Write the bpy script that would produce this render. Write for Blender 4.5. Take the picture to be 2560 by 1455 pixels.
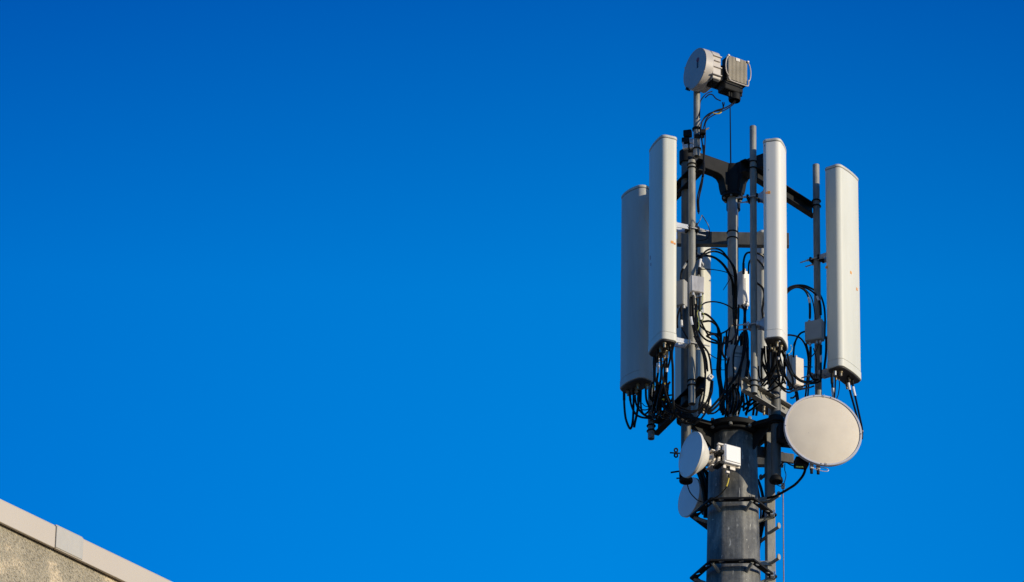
import bpy, math, random
from mathutils import Matrix, Vector
random.seed(7)
R = math.radians
for o in list(bpy.data.objects):
    bpy.data.objects.remove(o)
SC = bpy.context.scene
COL = SC.collection

# ------------------------------------------------------------------ camera, sky, sun, exposure
FPX, PITCH, ROLL = 16500.0, R(30.0), R(-0.93)
CAM_LOC = Vector((0, 0, 1.6))
CAM_ROT = Matrix.Rotation(R(90) + PITCH, 3, 'X') @ Matrix.Rotation(-ROLL, 3, 'Z')
cam = bpy.data.cameras.new('camera')
cam.sensor_width = 36.0
cam.lens = 36.0 * FPX / 2560.0
cam.clip_end = 5000.0
cam_o = bpy.data.objects.new('camera', cam)
cam_o.matrix_world = Matrix.Translation(CAM_LOC) @ CAM_ROT.to_4x4()
COL.objects.link(cam_o)
SC.camera = cam_o

SUN_AZ, SUN_EL = R(61.0), R(13.0)          # azimuth measured from the viewer's side (-y) towards +x
sun_dir = Vector((math.sin(SUN_AZ) * math.cos(SUN_EL), -math.cos(SUN_AZ) * math.cos(SUN_EL), math.sin(SUN_EL)))
W = bpy.data.worlds.new('World')
SC.world = W
W.use_nodes = True
wn, wl = W.node_tree.nodes, W.node_tree.links
bg = wn['Background']
sky = wn.new('ShaderNodeTexSky')
sky.sky_type = 'NISHITA'
sky.sun_disc = False
sky.sun_elevation = SUN_EL
sky.sun_rotation = math.atan2(sun_dir.x, sun_dir.y)
sky.air_density, sky.dust_density, sky.ozone_density = 1.0, 0.1, 3.0
hsv = wn.new('ShaderNodeHueSaturation')
hsv.inputs['Hue'].default_value = 0.507
hsv.inputs['Saturation'].default_value = 1.55
hsv.inputs['Value'].default_value = 1.57
wl.new(sky.outputs['Color'], hsv.inputs['Color'])
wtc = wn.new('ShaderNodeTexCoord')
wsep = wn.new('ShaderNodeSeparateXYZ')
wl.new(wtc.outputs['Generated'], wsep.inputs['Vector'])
wmr = wn.new('ShaderNodeValToRGB')          # the sky deepens with height; horizon and zenith darkened to cut fill light
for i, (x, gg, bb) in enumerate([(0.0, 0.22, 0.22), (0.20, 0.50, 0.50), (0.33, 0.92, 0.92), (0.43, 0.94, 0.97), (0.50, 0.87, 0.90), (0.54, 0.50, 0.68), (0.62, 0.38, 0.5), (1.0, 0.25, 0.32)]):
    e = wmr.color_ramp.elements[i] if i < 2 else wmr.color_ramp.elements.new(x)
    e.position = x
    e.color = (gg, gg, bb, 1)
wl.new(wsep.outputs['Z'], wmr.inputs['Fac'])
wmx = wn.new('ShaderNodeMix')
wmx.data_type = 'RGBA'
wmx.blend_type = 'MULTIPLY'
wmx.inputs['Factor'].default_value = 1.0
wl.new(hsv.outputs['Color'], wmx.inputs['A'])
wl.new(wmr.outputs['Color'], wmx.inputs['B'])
wrx = wn.new('ShaderNodeValToRGB')          # and it is deepest on the side away from the sun
for i, (x, gg, bb) in enumerate([(0.36, 0.66, 0.76), (0.455, 0.74, 0.86), (0.485, 0.90, 0.95), (0.508, 1.0, 1.0), (0.54, 0.88, 0.93), (0.70, 0.9, 0.95)]):
    e = wrx.color_ramp.elements[i] if i < 2 else wrx.color_ramp.elements.new(x)
    e.position = x
    e.color = (gg, gg, bb, 1)
wmp = wn.new('ShaderNodeMath'); wmp.operation = 'MULTIPLY_ADD'
wmp.inputs[1].default_value = 0.5; wmp.inputs[2].default_value = 0.5
wl.new(wsep.outputs['X'], wmp.inputs[0]); wl.new(wmp.outputs[0], wrx.inputs['Fac'])
wm2 = wn.new('ShaderNodeMix'); wm2.data_type = 'RGBA'; wm2.blend_type = 'MULTIPLY'
wm2.inputs['Factor'].default_value = 1.0
wl.new(wmx.outputs['Result'], wm2.inputs['A']); wl.new(wrx.outputs['Color'], wm2.inputs['B'])
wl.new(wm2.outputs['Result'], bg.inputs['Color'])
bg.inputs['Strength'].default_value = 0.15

sun = bpy.data.lights.new('sun', 'SUN')
sun.energy = 3.2
sun.angle = R(0.5)
sun.color = (1.0, 0.875, 0.66)
sun_o = bpy.data.objects.new('sun', sun)
sun_o.rotation_euler = sun_dir.to_track_quat('Z', 'Y').to_euler()
sun_o.location = (0, 0, 60)
COL.objects.link(sun_o)

SC.view_settings.view_transform = 'Standard'
SC.view_settings.look = 'None'
SC.view_settings.exposure = 0.4
SC.view_settings.gamma = 1.0

# ------------------------------------------------------------------ where things stand
CI = CAM_ROT.transposed()
Y0 = 59.4 * math.cos(PITCH)                 # distance of the mast's axis from the photographer
S = 59.4 / FPX                              # metres per picture unit at the mast
def ray(px, py):
    return CAM_ROT @ Vector(((px - 1280) / FPX, (727.5 - py) / FPX, -1.0))
def P(px, py, dy):
    """the point at depth dy behind the mast's axis that lies in that direction"""
    d = ray(px, py)
    return CAM_LOC + d * ((Y0 + dy) / d.y)
def zat(pos, py):
    """height at which the vertical line through pos passes picture row py"""
    lo, hi = 0.0, 60.0
    for _ in range(50):
        m = (lo + hi) / 2
        v = CI @ (Vector((pos.x, pos.y, m)) - CAM_LOC)
        if 727.5 - FPX * v.y / -v.z > py: lo = m
        else: hi = m
    return (lo + hi) / 2
CROPS = {'A': (1540, 840, 9.095), 'B': (1540, 960, 9.095), 'C': (1680, 840, 10.106), 'D': (1680, 940, 10.106),
         'E': (1840, 760, 10.106), 'F': (1840, 890, 10.106), 'G': (1960, 690, 8.268), 'H': (1670, 580, 10.106),
         'I': (1680, 300, 11.19), 'J': (1690, 110, 9.095), 'K': (1670, 1060, 9.095), 'L': (1880, 1020, 6.615),
         'M': (1680, 1180, 5.289), 'N': (1740, 340, 6.6125), 'O': (1670, 720, 10.106), 'R': (2030, 860, 6.327),
         '1': (1660, 90, 4.157), '2': (1520, 310, 4.156), '4': (1660, 560, 4.85), '6': (1780, 780, 4.85), 'p': (0, 0, 1.0)}
def Q(c, x, y):
    a = CROPS[c]
    return a[0] + x / a[2], a[1] + y / a[2]

# ------------------------------------------------------------------ materials
def mat(name, base, rough=0.5, metal=0.0, var=None, scale=6.0, detail=6.0, amt=0.5, stretch=(1, 1, 1), bump=0.0, bscale=40.0,
        specks=None, spscale=25.0, spsize=0.08, scratch=None, coords='Object', roughvar=0.0, spec=0.5):
    m = bpy.data.materials.new(name)
    m.use_nodes = True
    n, l = m.node_tree.nodes, m.node_tree.links
    b = n['Principled BSDF']
    b.inputs['Roughness'].default_value = rough
    b.inputs['Metallic'].default_value = metal
    b.inputs['Specular IOR Level'].default_value = spec
    b.inputs['Base Color'].default_value = (*base, 1)
    tc = n.new('ShaderNodeTexCoord')
    mp = n.new('ShaderNodeMapping')
    mp.inputs['Scale'].default_value = stretch
    l.new(tc.outputs[coords], mp.inputs['Vector'])
    cur = None
    def rgb(c):
        x = n.new('ShaderNodeRGB'); x.outputs[0].default_value = (*c, 1); return x.outputs[0]
    def mix(f, a, c):
        x = n.new('ShaderNodeMix'); x.data_type = 'RGBA'
        l.new(f, x.inputs['Factor']); l.new(a, x.inputs['A']); l.new(c, x.inputs['B'])
        return x.outputs['Result']
    if var is not None:
        no = n.new('ShaderNodeTexNoise')
        no.inputs['Scale'].default_value = scale; no.inputs['Detail'].default_value = detail
        no.inputs['Roughness'].default_value = 0.62
        l.new(mp.outputs['Vector'], no.inputs['Vector'])
        mr = n.new('ShaderNodeMapRange')
        mr.inputs['From Min'].default_value = 0.5 - 0.2 / max(amt, 0.05) * 0.5
        mr.inputs['From Max'].default_value = 0.5 + 0.2 / max(amt, 0.05) * 0.5
        l.new(no.outputs['Fac'], mr.inputs['Value'])
        cur = mix(mr.outputs['Result'], rgb(base), rgb(var))
        if roughvar:
            m2 = n.new('ShaderNodeMapRange')
            m2.inputs['To Min'].default_value = rough - roughvar; m2.inputs['To Max'].default_value = rough + roughvar
            l.new(no.outputs['Fac'], m2.inputs['Value']); l.new(m2.outputs['Result'], b.inputs['Roughness'])
    if scratch is not None:
        no = n.new('ShaderNodeTexNoise')
        no.inputs['Scale'].default_value = 9.0; no.inputs['Detail'].default_value = 3.0
        mp2 = n.new('ShaderNodeMapping'); mp2.inputs['Scale'].default_value = (4.0, 4.0, 0.6)
        mp2.inputs['Rotation'].default_value = (0.2, 0.35, 0)
        l.new(tc.outputs[coords], mp2.inputs['Vector']); l.new(mp2.outputs['Vector'], no.inputs['Vector'])
        mr = n.new('ShaderNodeMapRange'); mr.inputs['From Min'].default_value = 0.655; mr.inputs['From Max'].default_value = 0.70
        l.new(no.outputs['Fac'], mr.inputs['Value'])
        cur = mix(mr.outputs['Result'], cur or rgb(base), rgb(scratch))
    if specks is not None:
        vo = n.new('ShaderNodeTexVoronoi'); vo.inputs['Scale'].default_value = spscale
        l.new(tc.outputs[coords], vo.inputs['Vector'])
        mr = n.new('ShaderNodeMapRange'); mr.inputs['From Min'].default_value = spsize; mr.inputs['From Max'].default_value = spsize * 0.5
        l.new(vo.outputs['Distance'], mr.inputs['Value'])
        sp = n.new('ShaderNodeSeparateColor'); l.new(vo.outputs['Color'], sp.inputs['Color'])
        gt = n.new('ShaderNodeMath'); gt.operation = 'GREATER_THAN'; gt.inputs[1].default_value = 0.72
        l.new(sp.outputs[0], gt.inputs[0])
        mu = n.new('ShaderNodeMath'); mu.operation = 'MULTIPLY'
        l.new(gt.outputs[0], mu.inputs[0]); l.new(mr.outputs['Result'], mu.inputs[1])
        cur = mix(mu.outputs[0], cur or rgb(base), rgb(specks))
    if cur is not None:
        l.new(cur, b.inputs['Base Color'])
    if bump:
        no = n.new('ShaderNodeTexNoise'); no.inputs['Scale'].default_value = bscale; no.inputs['Detail'].default_value = 5.0
        l.new(mp.outputs['Vector'], no.inputs['Vector'])
        bu = n.new('ShaderNodeBump'); bu.inputs['Strength'].default_value = bump; bu.inputs['Distance'].default_value = 0.01
        l.new(no.outputs['Fac'], bu.inputs['Height']); l.new(bu.outputs['Normal'], b.inputs['Normal'])
    return m

M = {}
M['galv'] = mat('galvanised steel', (0.17, 0.172, 0.16), 0.55, 0.15, (0.29, 0.28, 0.245), 14, 7, 0.6, (1, 1, 0.45), 0.12, 60, specks=(0.12, 0.10, 0.08), spscale=22, spsize=0.12, roughvar=0.12)
M['galv_pale'] = mat('pale galvanised steel', (0.26, 0.262, 0.25), 0.5, 0.15, (0.40, 0.39, 0.35), 14, 7, 0.6, (1, 1, 0.45), 0.12, 60, roughvar=0.12)
M['pole_dark'] = mat('dull standing pole steel', (0.06, 0.062, 0.06), 0.55, 0.15, (0.12, 0.117, 0.105), 12, 7, 0.6, (1, 1, 0.45), 0.12, 60, roughvar=0.1)
M['dark_steel'] = mat('dark painted steel', (0.006, 0.0065, 0.007), 0.65, 0.0, (0.013, 0.013, 0.013), 10, 6, 0.6, bump=0.1, spec=0.2)
M['channel'] = mat('zinc coated channel', (0.20, 0.195, 0.175), 0.55, 0.25, (0.30, 0.285, 0.25), 16, 7, 0.7, bump=0.15)
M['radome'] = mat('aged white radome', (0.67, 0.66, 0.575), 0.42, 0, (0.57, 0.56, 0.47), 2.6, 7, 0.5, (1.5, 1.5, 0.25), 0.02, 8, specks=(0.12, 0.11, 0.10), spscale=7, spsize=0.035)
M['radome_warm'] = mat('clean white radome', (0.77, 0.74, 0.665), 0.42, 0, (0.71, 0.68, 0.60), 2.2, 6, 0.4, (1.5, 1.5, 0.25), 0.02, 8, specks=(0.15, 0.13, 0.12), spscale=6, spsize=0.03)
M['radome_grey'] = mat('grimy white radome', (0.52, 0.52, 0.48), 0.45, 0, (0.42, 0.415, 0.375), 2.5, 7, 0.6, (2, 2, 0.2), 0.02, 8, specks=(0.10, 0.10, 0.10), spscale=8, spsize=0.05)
M['cap'] = mat('cap plastic', (0.60, 0.595, 0.54), 0.5, 0, (0.46, 0.44, 0.38), 9, 6, 0.6)
M['underside'] = mat('dark base plate', (0.035, 0.033, 0.030), 0.5, 0.1, (0.06, 0.055, 0.05), 20, 5, 0.6)
M['seam'] = mat('seam rubber', (0.05, 0.05, 0.048), 0.7, 0, (0.08, 0.08, 0.07), 30, 3, 0.5)
M['alu'] = mat('cast aluminium', (0.55, 0.55, 0.55), 0.42, 0.35, (0.40, 0.40, 0.40), 18, 6, 0.6, bump=0.1, roughvar=0.1)
M['brass'] = mat('tinned brass', (0.50, 0.40, 0.24), 0.32, 0.6, (0.36, 0.30, 0.2), 60, 3, 0.6)
M['dish'] = mat('cream radome cloth', (0.72, 0.63, 0.50), 0.65, 0, (0.645, 0.56, 0.445), 4, 7, 0.6, bump=0.02, bscale=4, specks=(0.50, 0.45, 0.38), spscale=9, spsize=0.06)
M['dish_rim'] = mat('pale rim metal', (0.56, 0.54, 0.56), 0.45, 0.1, (0.48, 0.465, 0.49), 15, 5, 0.5)
M['dish_grey'] = mat('pale grey reflector', (0.74, 0.74, 0.72), 0.3, 0, (0.68, 0.68, 0.66), 5, 6, 0.5, specks=(0.2, 0.2, 0.2), spscale=14, spsize=0.04)
M['dish_white'] = mat('white reflector shell', (0.74, 0.71, 0.65), 0.5, 0, (0.64, 0.61, 0.55), 8, 6, 0.5, specks=(0.3, 0.2, 0.15), spscale=18, spsize=0.08)
M['dish_tan'] = mat('tan shroud plastic', (0.52, 0.47, 0.42), 0.5, 0, (0.47, 0.42, 0.37), 8, 6, 0.5)
M['dish_face'] = mat('slate radome face', (0.40, 0.40, 0.40), 0.5, 0, (0.35, 0.35, 0.35), 5, 6, 0.5, specks=(0.1, 0.1, 0.1), spscale=16, spsize=0.05)
M['fins'] = mat('beige heat sink', (0.34, 0.295, 0.22), 0.55, 0.1, (0.26, 0.225, 0.165), 12, 6, 0.7)
M['white_box'] = mat('white enclosure plastic', (0.80, 0.78, 0.76), 0.4, 0, (0.76, 0.74, 0.72), 6, 4, 0.4)
M['frame_box'] = mat('beige enclosure metal', (0.64, 0.58, 0.50), 0.45, 0.1, (0.54, 0.49, 0.42), 14, 6, 0.6)
M['silver_box'] = mat('stained silver housing', (0.55, 0.525, 0.50), 0.45, 0.15, (0.36, 0.34, 0.325), 11, 7, 0.8, (1, 1, 0.3), 0.1, 30)
M['grey_box'] = mat('grey painted housing', (0.36, 0.36, 0.345), 0.5, 0.05, (0.31, 0.31, 0.30), 8, 5, 0.5, specks=(0.1, 0.1, 0.1), spscale=12, spsize=0.05)
M['beige_box'] = mat('beige painted housing', (0.58, 0.53, 0.47), 0.5, 0.05, (0.52, 0.47, 0.41), 8, 6, 0.5, specks=(0.2, 0.15, 0.1), spscale=14, spsize=0.06)
M['cable'] = mat('black cable sheath', (0.005, 0.005, 0.006), 0.3, 0, (0.010, 0.009, 0.008), 20, 3, 0.5, spec=0.12)
M['cable_white'] = mat('white heat shrink', (0.72, 0.72, 0.72), 0.5)
M['cable_yellow'] = mat('yellow sheath', (0.65, 0.48, 0.04), 0.5)
M['cable_green'] = mat('green and yellow sheath', (0.10, 0.20, 0.05), 0.5, 0, (0.45, 0.45, 0.08), 40, 1, 0.9)
M['cable_red'] = mat('red sheath', (0.35, 0.05, 0.06), 0.5)
M['sticker'] = mat('orange sticker', (0.75, 0.22, 0.04), 0.5, 0, (0.80, 0.40, 0.05), 60, 2, 0.8)
M['red_mark'] = mat('red mark', (0.30, 0.03, 0.05), 0.5)
M['ink'] = mat('dark ink', (0.03, 0.03, 0.045), 0.5)
M['label_plate'] = mat('pale label', (0.60, 0.56, 0.50), 0.5)
M['rope'] = mat('rusty wire rope', (0.20, 0.13, 0.12), 0.6, 0.3, (0.30, 0.22, 0.2), 80, 2, 0.7)
M['coping'] = mat('beige coping metal', (0.49, 0.425, 0.345), 0.45, 0, (0.46, 0.395, 0.32), 1.2, 5, 0.5, bump=0.01, bscale=3)
M['coping_joint'] = mat('grey flashing', (0.445, 0.41, 0.355), 0.45, 0.0, (0.39, 0.37, 0.33), 6, 6, 0.6, (3, 3, 0.6))
M['ground'] = mat('sandy paving', (0.24, 0.185, 0.125), 0.9, 0, (0.18, 0.14, 0.10), 0.4, 8, 0.6, bump=0.2, bscale=8)
M['roofing'] = mat('grey roofing', (0.16, 0.16, 0.16), 0.9, 0, (0.22, 0.21, 0.2), 1.5, 8, 0.6)

def pole_material():
    m = bpy.data.materials.new('weathered pole steel')
    m.use_nodes = True
    n, l = m.node_tree.nodes, m.node_tree.links
    b = n['Principled BSDF']; b.inputs['Metallic'].default_value = 0.15
    tc = n.new('ShaderNodeTexCoord')
    def noise(scale, detail, sc, rot=(0, 0, 0), dist=0.0):
        mp = n.new('ShaderNodeMapping'); mp.inputs['Scale'].default_value = sc; mp.inputs['Rotation'].default_value = rot
        l.new(tc.outputs['Object'], mp.inputs['Vector'])
        t = n.new('ShaderNodeTexNoise'); t.inputs['Scale'].default_value = scale; t.inputs['Detail'].default_value = detail
        t.inputs['Distortion'].default_value = dist; t.inputs['Roughness'].default_value = 0.6
        l.new(mp.outputs['Vector'], t.inputs['Vector'])
        return t.outputs['Fac']
    def ramp(f, stops):
        r = n.new('ShaderNodeValToRGB')
        for i, (p, c) in enumerate(stops):
            e = r.color_ramp.elements[i] if i < 2 else r.color_ramp.elements.new(p)
            e.position = p; e.color = (*c, 1)
        l.new(f, r.inputs['Fac']); return r.outputs['Color']
    def mix(mode, f, a, c):
        x = n.new('ShaderNodeMix'); x.data_type = 'RGBA'; x.blend_type = mode
        if isinstance(f, float): x.inputs['Factor'].default_value = f
        else: l.new(f, x.inputs['Factor'])
        l.new(a, x.inputs['A']); l.new(c, x.inputs['B']); return x.outputs['Result']
    blot = ramp(noise(5.0, 8, (1, 1, 0.6), dist=0.8), [(0.34, (0.055, 0.057, 0.058)), (0.66, (0.20, 0.195, 0.175)), (0.50, (0.125, 0.125, 0.117))])
    drip = ramp(noise(3.0, 5, (9, 9, 0.35)), [(0.36, (0.62, 0.62, 0.63)), (0.62, (1.12, 1.11, 1.08))])
    fine = ramp(noise(45.0, 4, (1, 1, 1)), [(0.3, (0.78, 0.78, 0.78)), (0.7, (1.18, 1.17, 1.15))])
    c = mix('MULTIPLY', 1.0, mix('MULTIPLY', 1.0, blot, drip), fine)
    for rot, sc, lo in (((0.1, 0.25, 0), (5, 5, 0.7), 0.66), ((0.5, 0.9, 0.4), (6, 6, 1.2), 0.68), ((0, 0, 0), (1.5, 1.5, 5), 0.70)):
        mr = n.new('ShaderNodeMapRange'); mr.inputs['From Min'].default_value = lo; mr.inputs['From Max'].default_value = lo + 0.035
        l.new(noise(9.0, 3, sc, rot, 0.5), mr.inputs['Value'])
        w = n.new('ShaderNodeRGB'); w.outputs[0].default_value = (0.40, 0.39, 0.35, 1)
        c = mix('MIX', mr.outputs['Result'], c, w.outputs[0])
    l.new(c, b.inputs['Base Color'])
    mr = n.new('ShaderNodeMapRange'); mr.inputs['To Min'].default_value = 0.38; mr.inputs['To Max'].default_value = 0.68
    f = noise(12.0, 5, (1, 1, 0.6)); l.new(f, mr.inputs['Value']); l.new(mr.outputs['Result'], b.inputs['Roughness'])
    bu = n.new('ShaderNodeBump'); bu.inputs['Strength'].default_value = 0.2; bu.inputs['Distance'].default_value = 0.01
    l.new(f, bu.inputs['Height']); l.new(bu.outputs['Normal'], b.inputs['Normal'])
    return m
M['pole'] = pole_material()
def wall_material():
    m = bpy.data.materials.new('pebbledash render')
    m.use_nodes = True
    n, l = m.node_tree.nodes, m.node_tree.links
    b = n['Principled BSDF']; b.inputs['Roughness'].default_value = 0.95
    tc = n.new('ShaderNodeTexCoord')
    big = n.new('ShaderNodeTexNoise'); big.inputs['Scale'].default_value = 2.6; big.inputs['Detail'].default_value = 6.0; big.inputs['Roughness'].default_value = 0.6
    fine = n.new('ShaderNodeTexNoise'); fine.inputs['Scale'].default_value = 75.0; fine.inputs['Detail'].default_value = 6.0; fine.inputs['Roughness'].default_value = 0.75
    vor = n.new('ShaderNodeTexVoronoi'); vor.inputs['Scale'].default_value = 75.0
    for t in (big, fine, vor): l.new(tc.outputs['Object'], t.inputs['Vector'])
    r1 = n.new('ShaderNodeValToRGB')
    e = r1.color_ramp.elements
    e[0].position, e[0].color = 0.38, (0.39, 0.345, 0.265, 1)
    e[1].position, e[1].color = 0.60, (0.72, 0.60, 0.44, 1)
    x = e.new(0.53); x.color = (0.47, 0.415, 0.32, 1)
    l.new(big.outputs['Fac'], r1.inputs['Fac'])
    r2 = n.new('ShaderNodeValToRGB')
    e = r2.color_ramp.elements
    e[0].position, e[0].color = 0.32, (0.20, 0.19, 0.165, 1)
    e[1].position, e[1].color = 0.60, (1.12, 1.08, 1.0, 1)
    x = e.new(0.45); x.color = (0.80, 0.79, 0.75, 1)
    l.new(fine.outputs['Fac'], r2.inputs['Fac'])
    mx = n.new('ShaderNodeMix'); mx.data_type = 'RGBA'; mx.blend_type = 'MULTIPLY'; mx.inputs['Factor'].default_value = 1.0
    l.new(r1.outputs['Color'], mx.inputs['A']); l.new(r2.outputs['Color'], mx.inputs['B'])
    l.new(mx.outputs['Result'], b.inputs['Base Color'])
    ad = n.new('ShaderNodeMath'); ad.operation = 'ADD'
    l.new(fine.outputs['Fac'], ad.inputs[0]); l.new(vor.outputs['Distance'], ad.inputs[1])
    bu = n.new('ShaderNodeBump'); bu.inputs['Strength'].default_value = 0.7; bu.inputs['Distance'].default_value = 0.02
    l.new(ad.outputs[0], bu.inputs['Height']); l.new(bu.outputs['Normal'], b.inputs['Normal'])
    return m
M['wall'] = wall_material()

# ------------------------------------------------------------------ objects
MW = {}
def tag(o, label=None, cat=None, group=None, kind=None):
    if label: o['label'] = label
    if cat: o['category'] = cat
    if group: o['group'] = group
    if kind: o['kind'] = kind
    return o
def thing(name, label, cat, loc=(0, 0, 0), rz=0.0, group=None, rx=0.0):
    o = bpy.data.objects.new(name, None)
    o.empty_display_size = 0.1
    COL.objects.link(o)
    o.location = loc
    o.rotation_euler = (rx, 0, rz)
    MW[o.name] = Matrix.Translation(Vector(loc)) @ Matrix.Rotation(rz, 4, 'Z') @ Matrix.Rotation(rx, 4, 'X')
    return tag(o, label, cat, group)

class MB:
    def __init__(self): self.v, self.f = [], []
    def add(self, vs, fs):
        k = len(self.v)
        self.v += [Vector(v) for v in vs]
        self.f += [[i + k for i in f] for f in fs]
        return self
    def box(self, c, size, rot=None):
        x, y, z = (s / 2 for s in size)
        vs = [Vector((a * x, b * y, d * z)) for d in (-1, 1) for b in (-1, 1) for a in (-1, 1)]
        if rot is not None: vs = [rot @ v for v in vs]
        return self.add([v + Vector(c) for v in vs], [(0, 2, 3, 1), (4, 5, 7, 6), (0, 1, 5, 4), (2, 6, 7, 3), (0, 4, 6, 2), (1, 3, 7, 5)])
    def prism(self, poly, z0, z1, mtx=None):
        n = len(poly)
        vs = [Vector((x, y, z0)) for x, y in poly] + [Vector((x, y, z1)) for x, y in poly]
        if mtx is not None: vs = [mtx @ v for v in vs]
        fs = [[i, (i + 1) % n, n + (i + 1) % n, n + i] for i in range(n)] + [list(range(n))[::-1], list(range(n, 2 * n))]
        return self.add(vs, fs)
    def lathe(self, prof, mtx=None, n=32, close=True):
        """prof: (radius, height) pairs about local z"""
        vs, fs = [], []
        for r, h in prof:
            for i in range(n):
                a = 2 * math.pi * i / n
                vs.append(Vector((r * math.cos(a), r * math.sin(a), h)))
        for k in range(len(prof) - 1):
            for i in range(n):
                j = (i + 1) % n
                fs.append([k * n + i, k * n + j, (k + 1) * n + j, (k + 1) * n + i])
        if close:
            fs.append(list(range(n))[::-1]); fs.append([(len(prof) - 1) * n + i for i in range(n)])
        if mtx is not None: vs = [mtx @ v for v in vs]
        return self.add(vs, fs)
    def cyl(self, a, b, r, n=16, r2=None):
        a, b = Vector(a), Vector(b)
        q = (b - a).to_track_quat('Z', 'Y').to_matrix().to_4x4()
        return self.lathe([(r, 0), (r if r2 is None else r2, (b - a).length)], Matrix.Translation(a) @ q, n)
    def tube(self, pts, r, n=8, closed=False):
        pts = [Vector(p) for p in pts]
        N = len(pts)
        up = Vector((0.3, -0.8, 0.52)).normalized()
        rings = []
        prev = None
        for i, p in enumerate(pts):
            if closed: t = pts[(i + 1) % N] - pts[i - 1]
            else: t = pts[min(i + 1, N - 1)] - pts[max(i - 1, 0)]
            t.normalize()
            if prev is None:
                u = t.cross(up)
                if u.length < 1e-4: u = t.cross(Vector((1, 0, 0)))
            else:
                u = prev - t * prev.dot(t)
            u.normalize(); prev = u
            w = t.cross(u)
            rings.append([p + (u * math.cos(2 * math.pi * k / n) + w * math.sin(2 * math.pi * k / n)) * r for k in range(n)])
        vs = [v for g in rings for v in g]
        fs = []
        for i in range(N if closed else N - 1):
            j = (i + 1) % N
            for k in range(n):
                l = (k + 1) % n
                fs.append([i * n + k, i * n + l, j * n + l, j * n + k])
        if not closed:
            fs.append(list(range(n))[::-1]); fs.append([(N - 1) * n + k for k in range(n)])
        return self.add(vs, fs)
    def ring_u(self, c, r, rt, n=20, axis='Z'):
        pts = [Vector(c) + Vector((r * math.cos(2 * math.pi * i / n), r * math.sin(2 * math.pi * i / n), 0)) for i in range(n)]
        return self.tube(pts, rt, 6, closed=True)
    def build(self, name, m, parent=None, bevel=0.0, local=False, seg=2, sharp=35):
        me = bpy.data.meshes.new(name)
        vs = self.v
        if parent is not None and not local:
            mi = MW[parent.name].inverted()
            vs = [mi @ v for v in vs]
        me.from_pydata([tuple(v) for v in vs], [], self.f)
        import bmesh
        b = bmesh.new(); b.from_mesh(me)
        bmesh.ops.recalc_face_normals(b, faces=b.faces)
        b.to_mesh(me); b.free()
        me.shade_smooth(); me.set_sharp_from_angle(angle=R(sharp))
        me.materials.append(M[m])
        o = bpy.data.objects.new(name, me)
        COL.objects.link(o)
        MW[o.name] = Matrix.Identity(4) if parent is None else MW[parent.name]
        if parent is not None: o.parent = parent
        if bevel:
            md = o.modifiers.new('bevel', 'BEVEL'); md.width = bevel; md.segments = seg
            md.limit_method = 'ANGLE'; md.angle_limit = R(40); md.use_clamp_overlap = True
        return o

def spline(pts, per=7):
    pts = [Vector(p) for p in pts]
    if len(pts) < 3: return pts
    q = [2 * pts[0] - pts[1]] + pts + [2 * pts[-1] - pts[-2]]
    out = []
    for i in range(1, len(q) - 2):
        a, b, c, d = q[i - 1], q[i], q[i + 1], q[i + 2]
        for k in range(per):
            t = k / per
            out.append(0.5 * ((2 * b) + (c - a) * t + (2 * a - 5 * b + 4 * c - d) * t * t + (3 * b - a - 3 * c + d) * t ** 3))
    return out + [pts[-1]]
def round_poly(corners, radii, seg=6):
    out = []
    n = len(corners)
    for i in range(n):
        p, a, b = Vector(corners[i]), Vector(corners[i - 1]), Vector(corners[(i + 1) % n])
        r = radii[i]
        u, w = (a - p).normalized(), (b - p).normalized()
        d = r / math.tan(u.angle(w) / 2)
        s, e = p + u * d, p + w * d
        cen = p + (u + w).normalized() * (r / math.sin(u.angle(w) / 2))
        a0 = math.atan2(s.y - cen.y, s.x - cen.x); a1 = math.atan2(e.y - cen.y, e.x - cen.x)
        da = (a1 - a0 + math.pi) % (2 * math.pi) - math.pi
        for k in range(seg + 1):
            t = a0 + da * k / seg
            out.append((cen.x + r * math.cos(t), cen.y + r * math.sin(t)))
    return out
def rz(a): return Matrix.Rotation(a, 3, 'Z')
AX_Y = Matrix.Rotation(R(90), 4, 'X')        # lathe height -> local -y

# ------------------------------------------------------------------ setting: ground, building
g = MB().add([(-1500, -1500, 0), (1500, -1500, 0), (1500, 1500, 0), (-1500, 1500, 0)], [(0, 1, 2, 3)]).build('ground', 'ground')
tag(g, kind='structure')

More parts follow.
